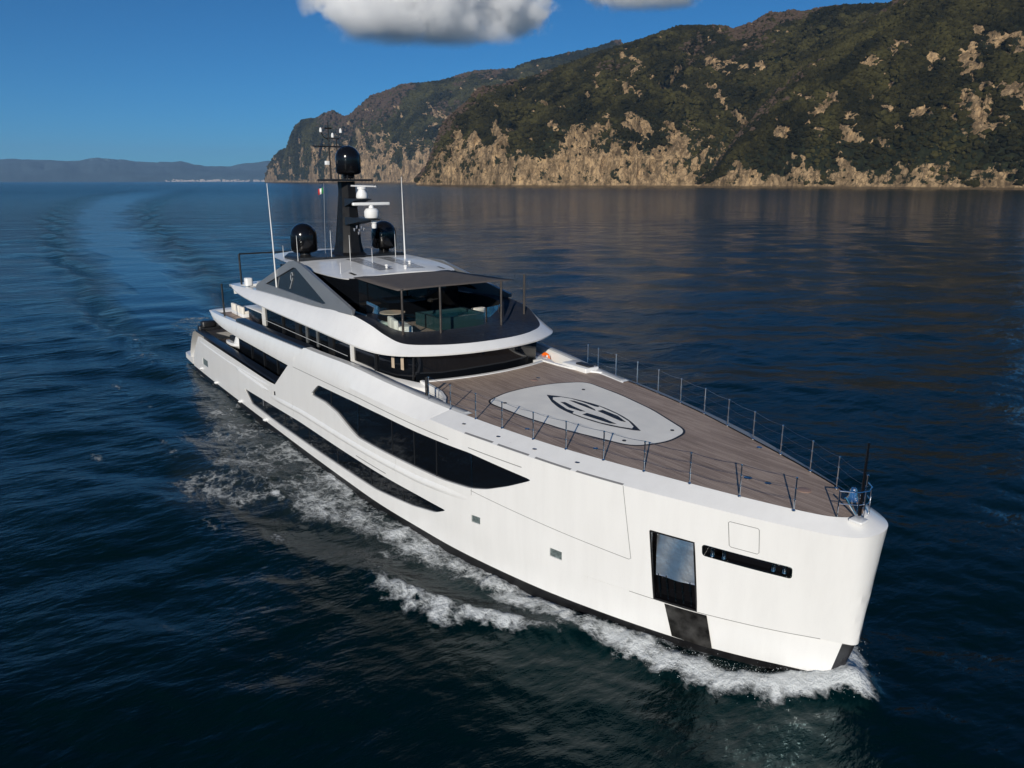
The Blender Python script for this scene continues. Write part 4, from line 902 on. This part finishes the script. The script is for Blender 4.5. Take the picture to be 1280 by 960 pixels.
mb.loft([[(-44.7 - .55*math.cos(math.asin(min(1, abs(y)/4.8))), y, z) for z in (4.9, 4.98, 5.03)] + [(-44.2, y, 5.03), (-44.0, y, 4.9)] for y in np.linspace(-4.75, 4.75, 15)], False)
mb.build('upper_bulwark', WHITE, Y, 40)
for k in (1, -1):
    mb = MB(); R = []
    for x, y, z in ((-38.4,4.86,5.20),(-38.0,4.86,5.55),(-37.4,4.88,5.60),(-33,4.92,5.68),(-29,4.94,5.76),(-25.6,4.95,5.85)):
        R.append([(x, k*(y+.02), 5.15), (x, k*y, z-.2), (x, k*(y-.06), z-.14), (x, k*(y-.42), z-.12), (x, k*(y-.46), z-.2), (x, k*(y-.46), 4.92)])
    mb.loft(R, False, False, False); mb.build('cap_rail', CAPR, Y, 50)
# dark caps along the forward bulwark
for k in (1, -1):
    mb = MB(); R = []
    for s in np.arange(14.8, 22.6, .4):
        q = S(s, zt(s)); R.append([(q[0], -k*(q[1]+.05), q[2]+.012), (q[0], -k*(q[1]+.07), q[2]+.03), (q[0], -k*(q[1]+.3), q[2]+.035), (q[0], -k*(q[1]+.36), q[2]-.02)])
    mb.loft(R, False, True, True); mb.build('cap_rail', GREYL, Y, 50)
# upper saloon and wheelhouse glazing
UG = [(-34.9,-4.0),(-26,-4.02),(-19.6,-4.0),(-18.2,-3.75),(-17.35,-3.3),(-16.95,-2.2),(-16.8,-1.1),(-16.76,0)]
full = UG + [(x, -y) for x, y in UG[-2::-1]]
mb = MB(); mb.loft([[(x, y, 4.9), (x + (.05 if x > -19 else 0), y, 5.9), (x + (.12 if x > -19 else 0), y, 6.95)] for x, y in full] , False); mb.loft([[(-34.9, -4, 4.9), (-34.9, -4, 6.95)], [(-34.9, 4, 4.9), (-34.9, 4, 6.95)]], False)
ug = mb.build('upper_glazing', GLASSD, Y, 20)
for x, wd, mt in ((-34.9,.12,WHITE2),(-31.6,.05,GLASSI),(-29.2,.32,BLACKM),(-27.9,.05,GREY),(-26.4,.05,GREY),(-24.6,.3,BLACKM),(-22.1,.13,WHITE2),(-19.6,.05,GLASSI)):
    mb = MB(); mb.box((x-wd, -4.10, 4.9), (x+wd, -4.0, 6.93)); mb.build('mullion', mt, ug)
mb = MB(); mb.tube([(-34.5,-4.13,5.75),(-22.5,-4.13,5.75)], .018, 6); mb.build('hand_rail', GREYL, ug)
for x, y, w_ in ((-17.3,-3.42,.05),(-16.93,-1.5,.03),(-16.93,1.5,.03)):
    mb = MB(); mb.tube([(x, y, 4.95), (x+.05, y, 5.9), (x+.12, y, 6.9)], w_, 6); mb.build('mullion', BLACKM, ug)
for x in (-18.35, -17.75):
    mb = MB(); mb.loft([[(x-.1, -3.84 + (.14 if x > -18 else 0), z), (x+.1, -3.80 + (.14 if x > -18 else 0), z)] for z in (5.95, 6.75)], False); mb.build('blind', BEIGE, ug)
CO = [(-21.9,-4.1),(-20.6,-4.35),(-19.2,-4.5),(-17.8,-4.3),(-16.6,-3.85),(-16.05,-3.42)]
for k in (1, -1):
    mb = MB(); R = []
    for i, (x, y) in enumerate(CO):
        zt_ = 5.62 - .03*i; ty = y*.86 if i else y; R.append([(x, -k*y, 4.9), (x, -k*y, zt_ - .03), (x - .03, -k*(y+.04), zt_), (x - .25, -k*(abs(y)*-1 + .42), zt_ + .05)])
    mb.loft(R, False, True, True); mb.build('glazing_sill', WHITE2, Y, 40)
# sun deck: the big white brow, dark apron, slab
FBt = [(-38.7,-4.85,7.46),(-36.8,-5.0,7.2),(-33.5,-5.08,7.03),(-29,-5.08,6.94),(-25,-5.05,6.88),(-21.5,-5.02,6.82),(-19.2,-4.92,6.78),(-18.0,-4.68,6.75),(-17.15,-4.15,6.73),(-16.35,-2.9,6.72),(-15.9,-1.4,6.72),(-15.78,0,6.72)]
FRt = [(-38.7,-4.8,7.5),(-36.8,-4.72,7.56),(-33.5,-4.65,7.66),(-29,-4.6,7.76),(-25,-4.56,7.84),(-21.5,-4.42,7.99),(-19.4,-4.30,7.74),(-18.4,-4.10,7.42),(-17.55,-3.72,7.16),(-16.75,-2.6,7.10),(-16.3,-1.3,7.09),(-16.18,0,7.09)]
FGt = [(-38.5,-4.5,7.5),(-36.6,-4.35,7.56),(-33.5,-4.25,7.66),(-29,-4.2,7.76),(-25,-4.1,7.84),(-22.0,-3.9,7.93),(-20.6,-3.62,7.78),(-19.9,-3.3,7.52),(-19.3,-2.75,7.30),(-18.9,-1.9,7.26),(-18.75,-.9,7.25),(-18.72,0,7.25)]
B_, R_, G_ = cat(FBt, 6), cat(FRt, 6), cat(FGt, 6)
W1 = []; W2 = []; W3 = []
for b, r, g in zip(B_, R_, G_):
    m_ = b*.45 + r*.55; out = np.array([r[0] - g[0], r[1] - g[1], 0]); out /= np.linalg.norm(out) + 1e-9
    m_ = m_ + out*.07; b2 = b + np.array([0, 0, .07]) + out*.03; inn_ = b - out*.25 + np.array([0, 0, .015])
    W1.append([tuple(inn_), tuple(b), tuple(b2), tuple(m_), tuple(r + out*.03 - np.array([0, 0, .02])), tuple(r)])
    W2.append([tuple(r), tuple(r*.5 + g*.5 + np.array([0, 0, .01])), tuple(g)])
    W3.append([tuple(g), (g[0] - out[0]*.04, g[1] - out[1]*.04, 7.02)])
def both(W): return W + [mir(r) for r in W[::-1]][1:]
mb = MB(); mb.loft(both(W1), False)
mb.loft([[(-38.7 - .8*math.cos(math.asin(min(1, abs(y)/4.87))), y, z) for z in (7.36, 7.46, 7.52)] + [(-38.0, y, 7.52), (-37.9, y, 7.0)] for y in np.linspace(-4.85, 4.85, 15)], False)
# aft of the wing the top of the band is white
i0 = 26
mb.loft(W2[:i0], False); mb.loft([mir(r) for r in W2[:i0]], False)
mb.build('sun_deck_brow', WHITE, Y, 40)
mb = MB(); W = [r for r in W2[i0-1:]]; mb.loft(W + [mir(r) for r in W[::-1]][1:], False); mb.build('deck_apron', APRON, Y, 40)
mb = MB(); mb.loft(both(W3), False); mb.build('inner_coaming', BLACKM, Y, 40)
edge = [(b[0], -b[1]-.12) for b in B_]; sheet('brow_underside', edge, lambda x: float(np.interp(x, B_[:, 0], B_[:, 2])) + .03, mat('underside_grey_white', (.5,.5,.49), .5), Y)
edge2 = [(g[0], -g[1]-.02) for g in G_]; sheet('sun_deck', [(-38.0, 4.3)] + edge2[3:-1] , 7.03, TEAK, Y)
# glass rail round the sun deck
mb = MB(); gg = G_[34:]; R = [[(g[0], g[1], g[2]), (g[0], g[1]*.99, g[2] + .8 - .1*(g[2] > 7.6))] for g in gg]; mb.loft(R + [mir(r) for r in R[::-1]][1:], False); gr = mb.build('glass_rail', CLEAR, Y)
# silver wings from the hardtop down to the deck
WO = [(-34.4,7.9),(-33.9,8.12),(-29.2,9.72),(-28.4,9.82),(-27.5,9.72),(-20.9,8.22),(-21.0,7.98),(-24.1,7.88),(-34.4,7.62)]
WI = [(-32.75,8.16),(-28.5,9.46),(-28.1,9.46),(-23.95,8.14),(-24.3,8.06)]
WO0, WI0 = WO, WI
for k in (1, -1):
    zc = 9.42 if k == 1 else 99
    WO = [(x, min(z, zc)) for x, z in WO0]; WI = [(x, min(z, zc - .3)) for x, z in WI0]
    from mathutils.geometry import tessellate_polygon
    yw = lambda x, z: k*(4.52 - (z - 7.8)*.12)
    root = MB()
    WO_ = [(x, z if k == 1 and False else z) for x, z in WO]
    for d in (0, -.16*k):
        tr_ = tessellate_polygon([[Vector((x, z, 0)) for x, z in WO], [Vector((x, z, 0)) for x, z in WI]]); pts = WO + WI
        root.add([(x, yw(x, z) + d, z) for x, z in pts], [list(t) for t in tr_])
    for L in (WO, WI): root.loft([[(x, yw(x, z) , z) for x, z in L], [(x, yw(x, z) - .16*k, z) for x, z in L]], True)
    wg = root.build('side_wing', mat('silver_wing_paint', (.20, .21, .225), .35, metal=.2, coat=.4, noise=(1.5,.06)), Y, 20)
    mb = MB(); t2 = tessellate_polygon([[Vector((x, z, 0)) for x, z in WI]]); mb.add([(x, yw(x, z) - .08*k, z) for x, z in WI], [list(t) for t in t2]); wgl = mb.build('wing_glass', mat('smoked_glass', (.02, .024, .03), .08, spec=.6), wg)
    mb = MB(); yy = lambda z: yw(0, z) - .06*k + .012*k
    mb.tube([(-28.75 + .16*math.cos(t), yy(8.95 + .22*math.sin(t)), 8.95 + .22*math.sin(t)) for t in np.linspace(.3, 5.6, 14)], .018, 6); mb.tube([(-28.6, yy(8.9), 8.9), (-28.95, yy(8.3), 8.3)], .018, 6); mb.build('wing_mark', GREYL, wgl) if k == -1 else None
# sun deck cabin behind dark glass, hardtop over it
cab = box_outline('cabin_glazing', [(-23.6,-2.9),(-23.2,0),(-23.6,2.9),(-26,3.5),(-33,3.5),(-33,-3.5),(-26,-3.5)], 7.03, 9.2, GLASSD, Y)
HT = [(-36.2,2.6,9.50),(-34.5,3.3,9.52),(-31.8,3.72,9.52),(-29,3.85,9.45),(-27.0,3.8,9.35),(-25.2,3.5,9.24),(-24.4,3.15,9.19),(-24.1,2.6,9.18)]
H_ = cat(HT, 5); mb = MB(); R = []
for x, h, z in H_:
    row = []
    for t in np.linspace(-1, 1, 13): row.append((x, h*t, z + .17*(1 - t*t)))
    under = [(x, h*t*.99, z - .04 - .15*(1 - t**4)) for t in np.linspace(1, -1, 13)]
    R.append(row + under)
mb.loft(R, True, True, True); ht = mb.build('hardtop', WHITE2, Y, 35)
def htz(x, y): h = np.interp(-x, -H_[::-1, 0][::-1], H_[:, 1][::1]) if False else float(np.interp(x, H_[:, 0], H_[:, 1])); z = float(np.interp(x, H_[:, 0], H_[:, 2])); return z + .17*(1 - (y/h)**2)
for y in (-.55, 1.35):
    mb = MB(); mb.loft([[(x, y + dy, htz(x, y + dy) + .012) for dy in (-.42, 0, .42)] for x in (-29.4, -28, -27, -26, -25.1)], False); mb.build('skylight', mat('grey_skylight', (.30,.30,.30), .25, noise=(2,.08)), ht)
for y in (-2.5, 2.7):
    mb = MB(); mb.loft([[(x, y + dy, htz(x, y+dy) + .02) for dy in (-.08, .08)] for x in (-25.4, -24.7)], False); mb.build('roof_slot', BLACKM, ht)
for x, y in ((-25.6,-.3),(-25.0,.5),(-26.4,1.5)):
    mb = MB(); z = htz(x, y); mb.lathe([(.07,0),(.07,.08),(.04,.1),(.04,.16),(.1,.12),(.1,.18),(.05,.2),(0,.2)], (x, y, z), 14); mb.build('roof_fitting', WHITE2, ht)
# dark fairing under the mast and the two low satellite domes
mb = MB(); mb.loft([[(x, y*s_, z) for x, y in ((-34.4,0),(-34,-2.6),(-32.6,-3.3),(-30.4,-3.3),(-29.9,-1.5),(-29.7,0),(-29.9,1.5),(-30.4,3.3),(-32.6,3.3),(-34,2.6))] for z, s_ in ((9.45, 1), (9.66, 1), (9.74, .97))], True, True, True); mf = mb.build('mast_fairing', BLACKM, Y)
def dome(x, y, z, r, h, parent):
    m = MB(); P = [(r*.35, -.25), (r*.4, -.05), (r*.8, 0), (r*.93, .06)] + [(r, .12), (r, h - r*1.0)] + [(r*math.cos(t), h - r*1.0 + r*1.0*math.sin(t)) for t in np.linspace(.15, math.pi/2 - .02, 9)] + [(0, h)]
    m.lathe(P, (x, y, z), 32); return m.build('satellite_dome', BLACK, parent, 50)
dome(-31.6,-2.45,9.95,.74,1.62,Y); dome(-31.4,2.5,9.95,.74,1.62,Y)
for y in (-2.45, 2.5):
    mb = MB(); mb.lathe([(.4, 0), (.28, .1), (.28, .3), (0, .3)], (-31.5, y, 9.7), 16); mb.build('dome_pedestal', BLACKM, Y)
# mast
mb = MB(); R = []
for z, x0, x1, h in ((9.6,-32.3,-29.6,.85),(9.9,-31.95,-30.0,.64),(10.4,-31.8,-30.1,.57),(12.0,-31.5,-30.15,.49),(13.3,-31.3,-30.2,.42),(13.85,-31.35,-30.25,.42)):
    R.append([(x0, -h*.6, z), (x0+.25, -h, z), (x1-.35, -h, z), (x1, -h*.45, z), (x1, h*.45, z), (x1-.35, h, z), (x0+.25, h, z), (x0, h*.6, z)])
mb.loft(R, True, True, True); mast = mb.build('mast', mat('black_mast_paint', (.007,.007,.008), .45, spec=.25, noise=(3,.2)), Y, 25)
for k in range(9):
    z = 10.3 + k*.4; m2 = MB(); m2.tube([(-30.95, -.54 + .018*k, z), (-30.95, -.61 + .018*k, z)], .035, 10); m2.build('bolt_cover', STEELM, mast)
mb = MB(); mb.loft([[(x, y, z) for x, y in ((-31.9,-1.1),(-31.5,-1.45),(-30.5,-1.5),(-29.9,-1.2),(-29.9,1.2),(-30.5,1.5),(-31.5,1.45),(-31.9,1.1))] for z in (13.86, 13.90, 13.98)], True, True, True); mb.build('mast_platform', BLACKM, mast)
mb = MB()
for dx, dy in ((.25,.2),(-.25,.2),(.25,-.2),(-.25,-.2)): mb.tube([(-30.7+dx, .12+dy, 13.97), (-30.7+dx, .12+dy, 14.3)], .04, 6)
mb.build('dome_leg', BLACKM, mast); dome(-30.7,.12,14.25,.70,1.55,mast)
# forward brackets with radars, camera and horns
def bracket(z, x1, h, name='radar_bracket'):
    m = MB(); m.loft([[(-30.3, y, z-.45), (x1-.6, y, z-.12), (x1, y*.8, z-.05), (x1, y*.8, z), (-30.3, y, z)] for y in (-h, h)], True, True, True); return m.build(name, BLACKM, mast)
b1 = bracket(12.93, -28.4, .42); b2 = bracket(11.9, -27.3, .45)
mb = MB(); mb.lathe([(.05,0),(.3,.02),(.33,.1),(.29,.3),(.2,.45),(.2,.5),(.25,.52),(.25,.62),(0,.64)], (-28.95, .05, 12.93), 20); mb.tube([(-29.0,-.55,13.62),(-28.9,.75,13.58)], .045, 8); mb.build('navigation_radar', WHITE2, b1)
mb = MB(); mb.lathe([(.1,0),(.36,.03),(.40,.15),(.40,.38),(.30,.52),(.14,.56),(.12,.7),(0,.72)], (-27.85, .05, 11.9), 20); rd_ = mb.build('radar_drum', WHITE2, b2)
mb = MB(); mb.rbox((-27.97,-1.05,12.6), (-27.73,1.15,12.76), .08); o_ = mb.build('scanner_bar', WHITE2, rd_)
mb = MB(); mb.lathe([(0,-.5),(.12,-.48),(.15,-.3),(.1,-.25),(.16,-.2),(.16,-.06),(0,-.05)], (-27.7,.1,11.86), 14); mb.build('searchlight', WHITE2, b2)
mb = MB()
for q, (dy, dz) in enumerate(((-.3,0),(-.15,.14),(0,-.05),(.12,.12),(.26,0),(-.05,-.2))): mb.lathe([(0,0),(.03,.0),(.05,.12),(.085,.18),(0,.18)], (-29.2, -.1+dy, 11.15+dz), 10)
mb.build('horn', CHROME, mast)
mb = MB(); mb.lathe([(0,-.08),(.09,0),(0,.09)], (-29.1,.95,13.55), 10); mb.build('mast_light', WHITE2, mast)
# antenna tree beside the upper dome
ax, ay = -31.2, -.75
mb = MB(); mb.tube([(ax, ay, 13.95), (ax, ay, 17.05)], [.055, .03], 8); mb.tube([(ax, ay+.45, 13.95), (ax, ay+.45, 16.2)], .035, 8)
mb.tube([(ax, ay-.95, 15.75), (ax, ay+1.05, 15.75)], .035, 8); mb.tube([(ax, ay-.1, 16.2), (ax, ay+.55, 16.2)], .03, 6); mb.tube([(ax, ay-.2, 16.72), (ax, ay+.2, 16.72)], .05, 6)
mb.tube([(ax, ay, 16.1), (ax, ay-.3, 16.25), (ax, ay-.42, 16.5)], .028, 6); mb.tube([(ax, ay+.45, 16.1), (ax, ay+.65, 16.25), (ax, ay+.72, 16.5)], .028, 6)
at_ = mb.build('antenna_tree', BLACKM, mast)
for dy, z in ((-.44, 16.5), (.74, 16.5), (.24, 16.24)): m2 = MB(); m2.lathe([(.07,0),(.08,.1),(.05,.22),(0,.26)], (ax, ay+dy, z), 10); m2.build('sensor', WHITE2, at_)
mb = MB(); mb.rbox((ax-.1, ay-.3, 14.75), (ax+.1, ay-.05, 14.97), .04); mb.build('masthead_light', WHITE2, at_)
mb = MB(); mb.tube([(-31.2,-1.2,13.9),(-31.5,-1.25,9.8)], .008, 5); mb.build('halyard', GREYL, mast)
for x, y, z0, z1 in ((-29.9,-3.5,9.5,11.0),(-30.0,-1.5,9.6,11.2),(-28.6,-1.0,9.6,11.0),(-33.6,-3.0,9.5,10.2),(-27.3,-.3,9.5,10.35),(-29.0,2.0,9.6,11.1),(-25.6,-2.9,9.2,9.9)):
    mb = MB(); mb.tube([(x, y, z0), (x, y, z0 + (z1-z0)*.6), (x, y, z1)], [.016, .013, .009], 6); mb.build('whip_antenna', WHITE2, Y)
for P in ([(-31.05,-4.42,7.75),(-31.1,-4.42,10.5),(-31.27,-4.42,13.75)], [(-28.6,2.4,9.5),(-28.65,2.4,11.5),(-28.7,2.4,14.1)]):
    mb = MB(); mb.tube(P, [.045,.032,.014], 7); mb.build('whip_antenna', WHITE2, Y)
# awning on poles over the forward sun deck
mb = MB(); R = []
for t in np.linspace(0, 1, 9):
    x = -24.3 + 5.5*t; h = 2.75 + .42*t; R.append([(x + .1*(1-abs(q))*t, h*q - .05, 9.25 + .03*(1-q*q) - .04*math.sin(math.pi*t)*(1 - .4*q*q)) for q in np.linspace(-1, 1, 11)])
mb.loft(R, False); aw = mb.build('awning', FABRIC, Y)
sol = aw.modifiers.new('t', 'SOLIDIFY'); sol.thickness = .02
for x, y, z0, z1 in ((-18.85,-3.0,7.28,9.3),(-18.35,-1.35,7.2,9.32),(-18.35,2.0,7.2,9.35),(-19.0,3.85,7.35,9.45)):
    mb = MB(); mb.tube([(x, y, z0), (x, y, z1)], .055, 12); mb.lathe([(.11,0),(.11,.03),(.06,.05)], (x, y, z0-.02), 12); mb.build('awning_pole', mat('dark_bronze_pole', (.10,.085,.075), .35, metal=.6, noise=(3,.1)), Y)
# posts and awning frame over the after decks
for x, y, z0, z1 in ((-14.65,-4.25,5.0,6.35),(-41.0,-4.75,5.1,7.3),(-37.5,-4.45,7.6,9.5),(-37.3,-.9,7.1,9.5)):
    mb = MB(); mb.tube([(x, y, z0), (x, y, z1)], .06, 10); mb.build('deck_post', BLACKM, Y)
mb = MB(); mb.tube([(-37.5,-4.45,9.5),(-37.3,-.9,9.5),(-37.2,1.5,9.5)], .05, 8); mb.build('awning_beam', BLACKM, Y)
mb = MB(); mb.rbox((-36.9,-4.5,7.6), (-36.4,-4.05,8.1), .12); mb.build('deck_box', WHITE2, Y)
mb = MB(); mb.rbox((-35.0,-4.3,7.6), (-34.5,-3.9,8.05), .1); mb.build('deck_box', GREYL, Y)
mb = MB(); mb.lathe([(0,0),(.25,.02),(.34,.2),(.25,.4),(0,.46)], (-34.6,-3.2,8.05), 18); mb.tube([(-34.6,-3.2,7.05),(-34.6,-3.2,8.1)], .06, 8); mb.build('small_dome', WHITE2, Y)
# inner port bulwark forward, with its white locker
mb = MB(); mb.rbox((-15.6,3.5,5.5), (-13.9,4.3,5.72), .05); mb.build('side_locker', WHITE2, fd)
mb = MB(); mb.rbox((-14.9,3.75,5.72), (-14.0,4.1,5.80), .04); mb.build('locker_hatch', APRON, fd)
mb = MB(); mb.box((-18.3,3.1,4.9), (-17.2,3.9,5.55)); mb.build('side_steps', WHITE2, Y)

# ------------------------------------------------------------ loose things on board
t = empty('lifebuoy', (-17.7, 4.22, 5.35), 'orange lifebuoy hung on the port bulwark beside the wheelhouse', 'lifebuoy')
mb = MB(); R = []
for a in np.linspace(0, 2*math.pi, 25)[:-1]:
    c = (math.cos(a)*.27, 0, math.sin(a)*.27); R.append([(c[0] + .085*math.cos(b)*math.cos(a), .06*math.sin(b), c[2] + .085*math.cos(b)*math.sin(a)) for b in np.linspace(0, 2*math.pi, 9)[:-1]])
mb.loft(R + [R[0]], True); mb.build('ring', ORANGE, t)
mb = MB(); [mb.box((math.cos(a)*.27-.05, -.075, math.sin(a)*.27-.05), (math.cos(a)*.27+.05, .075, math.sin(a)*.27+.05)) for a in (.8,)]; mb.build('band', WHITE2, t)
def flag():
    t = empty('flag', (-31.25, -1.24, 13.2), 'small red, white and green flag on the halyard left of the mast', 'flag'); t.scale = (.6, .6, .8)
    for i, m_ in enumerate((GRN, WHITE2, RED)):
        mb = MB(); mb.loft([[(-.02*math.sin(u*9 + z*4) - .16*u, -u*.45, z - u*.12) for z in (0, .2, .4)] for u in np.linspace(i/3, (i+1)/3, 5)], False); o = mb.build('stripe', m_, t); s2 = o.modifiers.new('t', 'SOLIDIFY'); s2.thickness = .008
flag()
def sofa(x, y, z, L, W, rot, label, cush=CUSH, group=None):
    t = empty('sofa', (x, y, z), label, 'sofa', group); t.rotation_euler.z = rot
    mb = MB(); mb.rbox((-L/2,-W/2,0), (L/2,W/2,.24), .05); mb.build('base', WHITE2, t)
    n = max(1, round(L/.8))
    for i in range(n):
        a = -L/2 + L*i/n; mb = MB(); mb.rbox((a+.01,-W/2+.2,.24), (a+L/n-.01,W/2,.42), .06); mb.build('seat_cushion', cush, t)
        mb = MB(); mb.rbox((a+.01,-W/2,.24), (a+L/n-.01,-W/2+.2,.72), .07); mb.build('back_cushion', cush, t)
    return t
sofa(-22.2, -3.05, 7.04, 2.4, .85, 0.0, 'sage and cream sofa by the starboard glass rail, nearest the silver wing', CUSHG)
sofa(-20.2, -2.45, 7.04, 1.5, .85, -.25, 'cream corner sofa at the forward starboard end of the sun deck rail')
def rtable(x, y, z, r, label):
    t = empty('round_table', (x, y, z), label, 'table'); mb = MB(); mb.lathe([(0,.66),(r-.03,.66),(r,.68),(r,.71),(0,.72)], (0,0,0), 30); mb.build('tabletop', BEIGE, t)
    mb = MB(); mb.lathe([(.25,0),(.25,.03),(.06,.06),(.06,.66)], (0,0,0), 16); mb.build('pedestal', CHROME, t)
rtable(-21.9, -1.95, 7.04, .62, 'round beige table by the starboard sofa on the sun deck')
def spa(x, y, z, L, W, label, mw):
    t = empty('spa_pool', (x, y, z), label, 'spa pool'); mb = MB(); a = (-L/2, -W/2); b_ = (L/2, W/2)
    mb.box((a[0], a[1], 0), (b_[0], a[1]+.18, .62)); mb.box((a[0], b_[1]-.18, 0), (b_[0], b_[1], .62)); mb.box((a[0], a[1]+.18, 0), (a[0]+.18, b_[1]-.18, .62)); mb.box((b_[0]-.18, a[1]+.18, 0), (b_[0], b_[1]-.18, .62))
    mb.build('shell', mw, t); mb = MB(); mb.box((a[0]+.18, a[1]+.18, .1), (b_[0]-.18, b_[1]-.18, .52)); mb.build('water', SPA, t)
spa(-20.55, .55, 7.04, 2.3, 2.7, 'dark glass sided spa pool in the middle of the forward sun deck', mat('teal_dark_panel', (.02,.045,.048), .1))
def pad_(x, y, L, W, rot, label, group):
    t = empty('sunpad', (x, y, 7.04), label, 'sunpad', group); t.rotation_euler.z = rot; mb = MB(); mb.rbox((-L/2,-W/2,0), (L/2,W/2,.2), .04); mb.build('base', WHITE2, t)
    mb = MB(); mb.rbox((-L/2,-W/2,.2), (L/2,W/2,.36), .08); mb.build('mattress', CUSH, t); mb = MB(); mb.rbox((-L/2+.05,-W/2+.08,.36), (-L/2+.4,W/2-.08,.52), .1); mb.build('pillow', CUSH, t)
pad_(-20.9, 2.85, 1.7, .95, .1, 'cream sunpad on the port side of the spa pool, further aft', 'sunpads by the spa pool')
pad_(-19.75, 2.45, .8, .8, -.3, 'small cream sunpad at the forward port corner of the sun deck', 'sunpads by the spa pool')
# upper after deck: settee, bar
sofa(-42.0, -3.2, 4.92, 2.6, .9, 0, 'cream settee at the after end of the upper deck, under the sun deck overhang')
sofa(-41.6, 0.2, 4.92, 3.4, .9, math.pi/2, 'cream settee across the upper deck beside the low wooden table')
def ltable(x, y, z, L, W, label):
    t = empty('coffee_table', (x, y, z), label, 'table'); mb = MB(); mb.rbox((-L/2,-W/2,.36), (L/2,W/2,.42), .03); mb.build('tabletop', WOOD, t)
    for a in (-1, 1):
        for b_ in (-1, 1): mb = MB(); mb.tube([(a*(L/2-.1), b_*(W/2-.1), 0), (a*(L/2-.1), b_*(W/2-.1), .36)], .03, 8); mb.build('leg', WHITE2, t)
ltable(-40.6, -2.0, 4.92, 1.2, .8, 'low wooden table between the cream settees on the upper deck')
def bar():
    t = empty('bar_counter', (-37.3, -3.4, 4.92), 'white topped bar counter with dark front on the upper deck, by the white post', 'bar counter')
    mb = MB(); mb.rbox((-1.5,-.4,0), (1.5,.4,1.0), .04); mb.build('cabinet', BLACK, t); mb = MB(); mb.rbox((-1.6,-.5,1.0), (1.6,.5,1.06), .04); mb.build('counter_top', WHITE2, t); mb = MB(); mb.box((1.5,-.5,0), (1.6,.5,1.0)); mb.build('end_panel', WHITE2, t)
bar()
def jetski():
    t = empty('jet_ski', (-41.6, -3.9, 2.55), 'white jet ski with dark seat stowed on the main deck near the stern', 'jet ski')
    H = [(-1.5,.35,.45,.55),(-.9,.52,.4,.6),(0,.56,.38,.62),(.8,.5,.42,.68),(1.35,.28,.5,.78),(1.6,.05,.62,.85)]
    mb = MB(); mb.loft([[(x, -w_*.5, z0-.12), (x, -w_, z0+.08), (x, -w_*.9, z1), (x, w_*.9, z1), (x, w_, z0+.08), (x, w_*.5, z0-.12)] for x, w_, z0, z1 in [tuple(q) for q in cat(H, 4)]], True, True, True); h = mb.build('hull', WHITE2, t, 40)
    mb = MB(); mb.loft([[(x, -w_, .6), (x, -w_*.8, z), (x, w_*.8, z), (x, w_, .6)] for x, w_, z in ((-1.2,.2,.9),(-.3,.22,.98),(.25,.2,.9),(.4,.16,.8))], True, True, True); mb.build('seat', BLACKM, t)
    mb = MB(); mb.loft([[(x, -w_, .62), (x, -w_*.6, z), (x, w_*.6, z), (x, w_, .62)] for x, w_, z in ((.35,.35,1.05),(.7,.38,1.12),(1.2,.25,.85),(1.45,.1,.78))], True, True, True); mb.build('cowling', WHITE2, t)
    mb = MB(); mb.tube([(.45,-.4,1.15),(.55,0,1.18),(.45,.4,1.15)], .025, 8); mb.build('handlebar', BLACKM, t)
    mb = MB()
    for x in (-.9, .7): mb.box((x-.08,-.45,-.44), (x+.08,.45,.32))
    mb.build('cradle', BLACKM, t)
jetski()
# spray thrown up at the stem: clots of foam
def spray():
    pts = []; r = np.random.default_rng(4); L = BOWROLL
    for i in range(6500):
        t = r.random()**1.4*.62; k = t*(len(L)-1); a = L[int(k)]; b = L[min(int(k)+1, len(L)-1)]; p = a + (b-a)*(k % 1)
        sd = 1 if r.random() < .8 else -1
        sp = (.25 + .4*t); q = p + r.normal(size=2)*sp*np.array([.9, .6]); z = .12 + abs(r.normal())*(.26 - .22*t) * math.exp(-abs(r.normal())*.4)
        if i < 500: q = np.array([1.35, -.1]) + r.normal(size=2)*np.array([.22, .4]); z = abs(r.normal())*.35
        pts.append((q[0], q[1]*sd, z))
    pts = np.array(pts); n = len(pts); sz = .003 + .009*r.random(n)**4; V = ICO[None]*sz[:, None, None] + pts[:, None, :]; F = ICF[None] + (np.arange(n)*12)[:, None, None]
    me = np_mesh('bow_spray', V.reshape(-1, 3), F.reshape(-1, 3)); me.materials.append(mat('spray_white', (.75,.78,.8), .6)); o = bpy.data.objects.new('bow_spray', me); COL.objects.link(o); tag(o, 'white spray thrown up round the stem at the waterline', 'spray', kind='stuff')
spray()
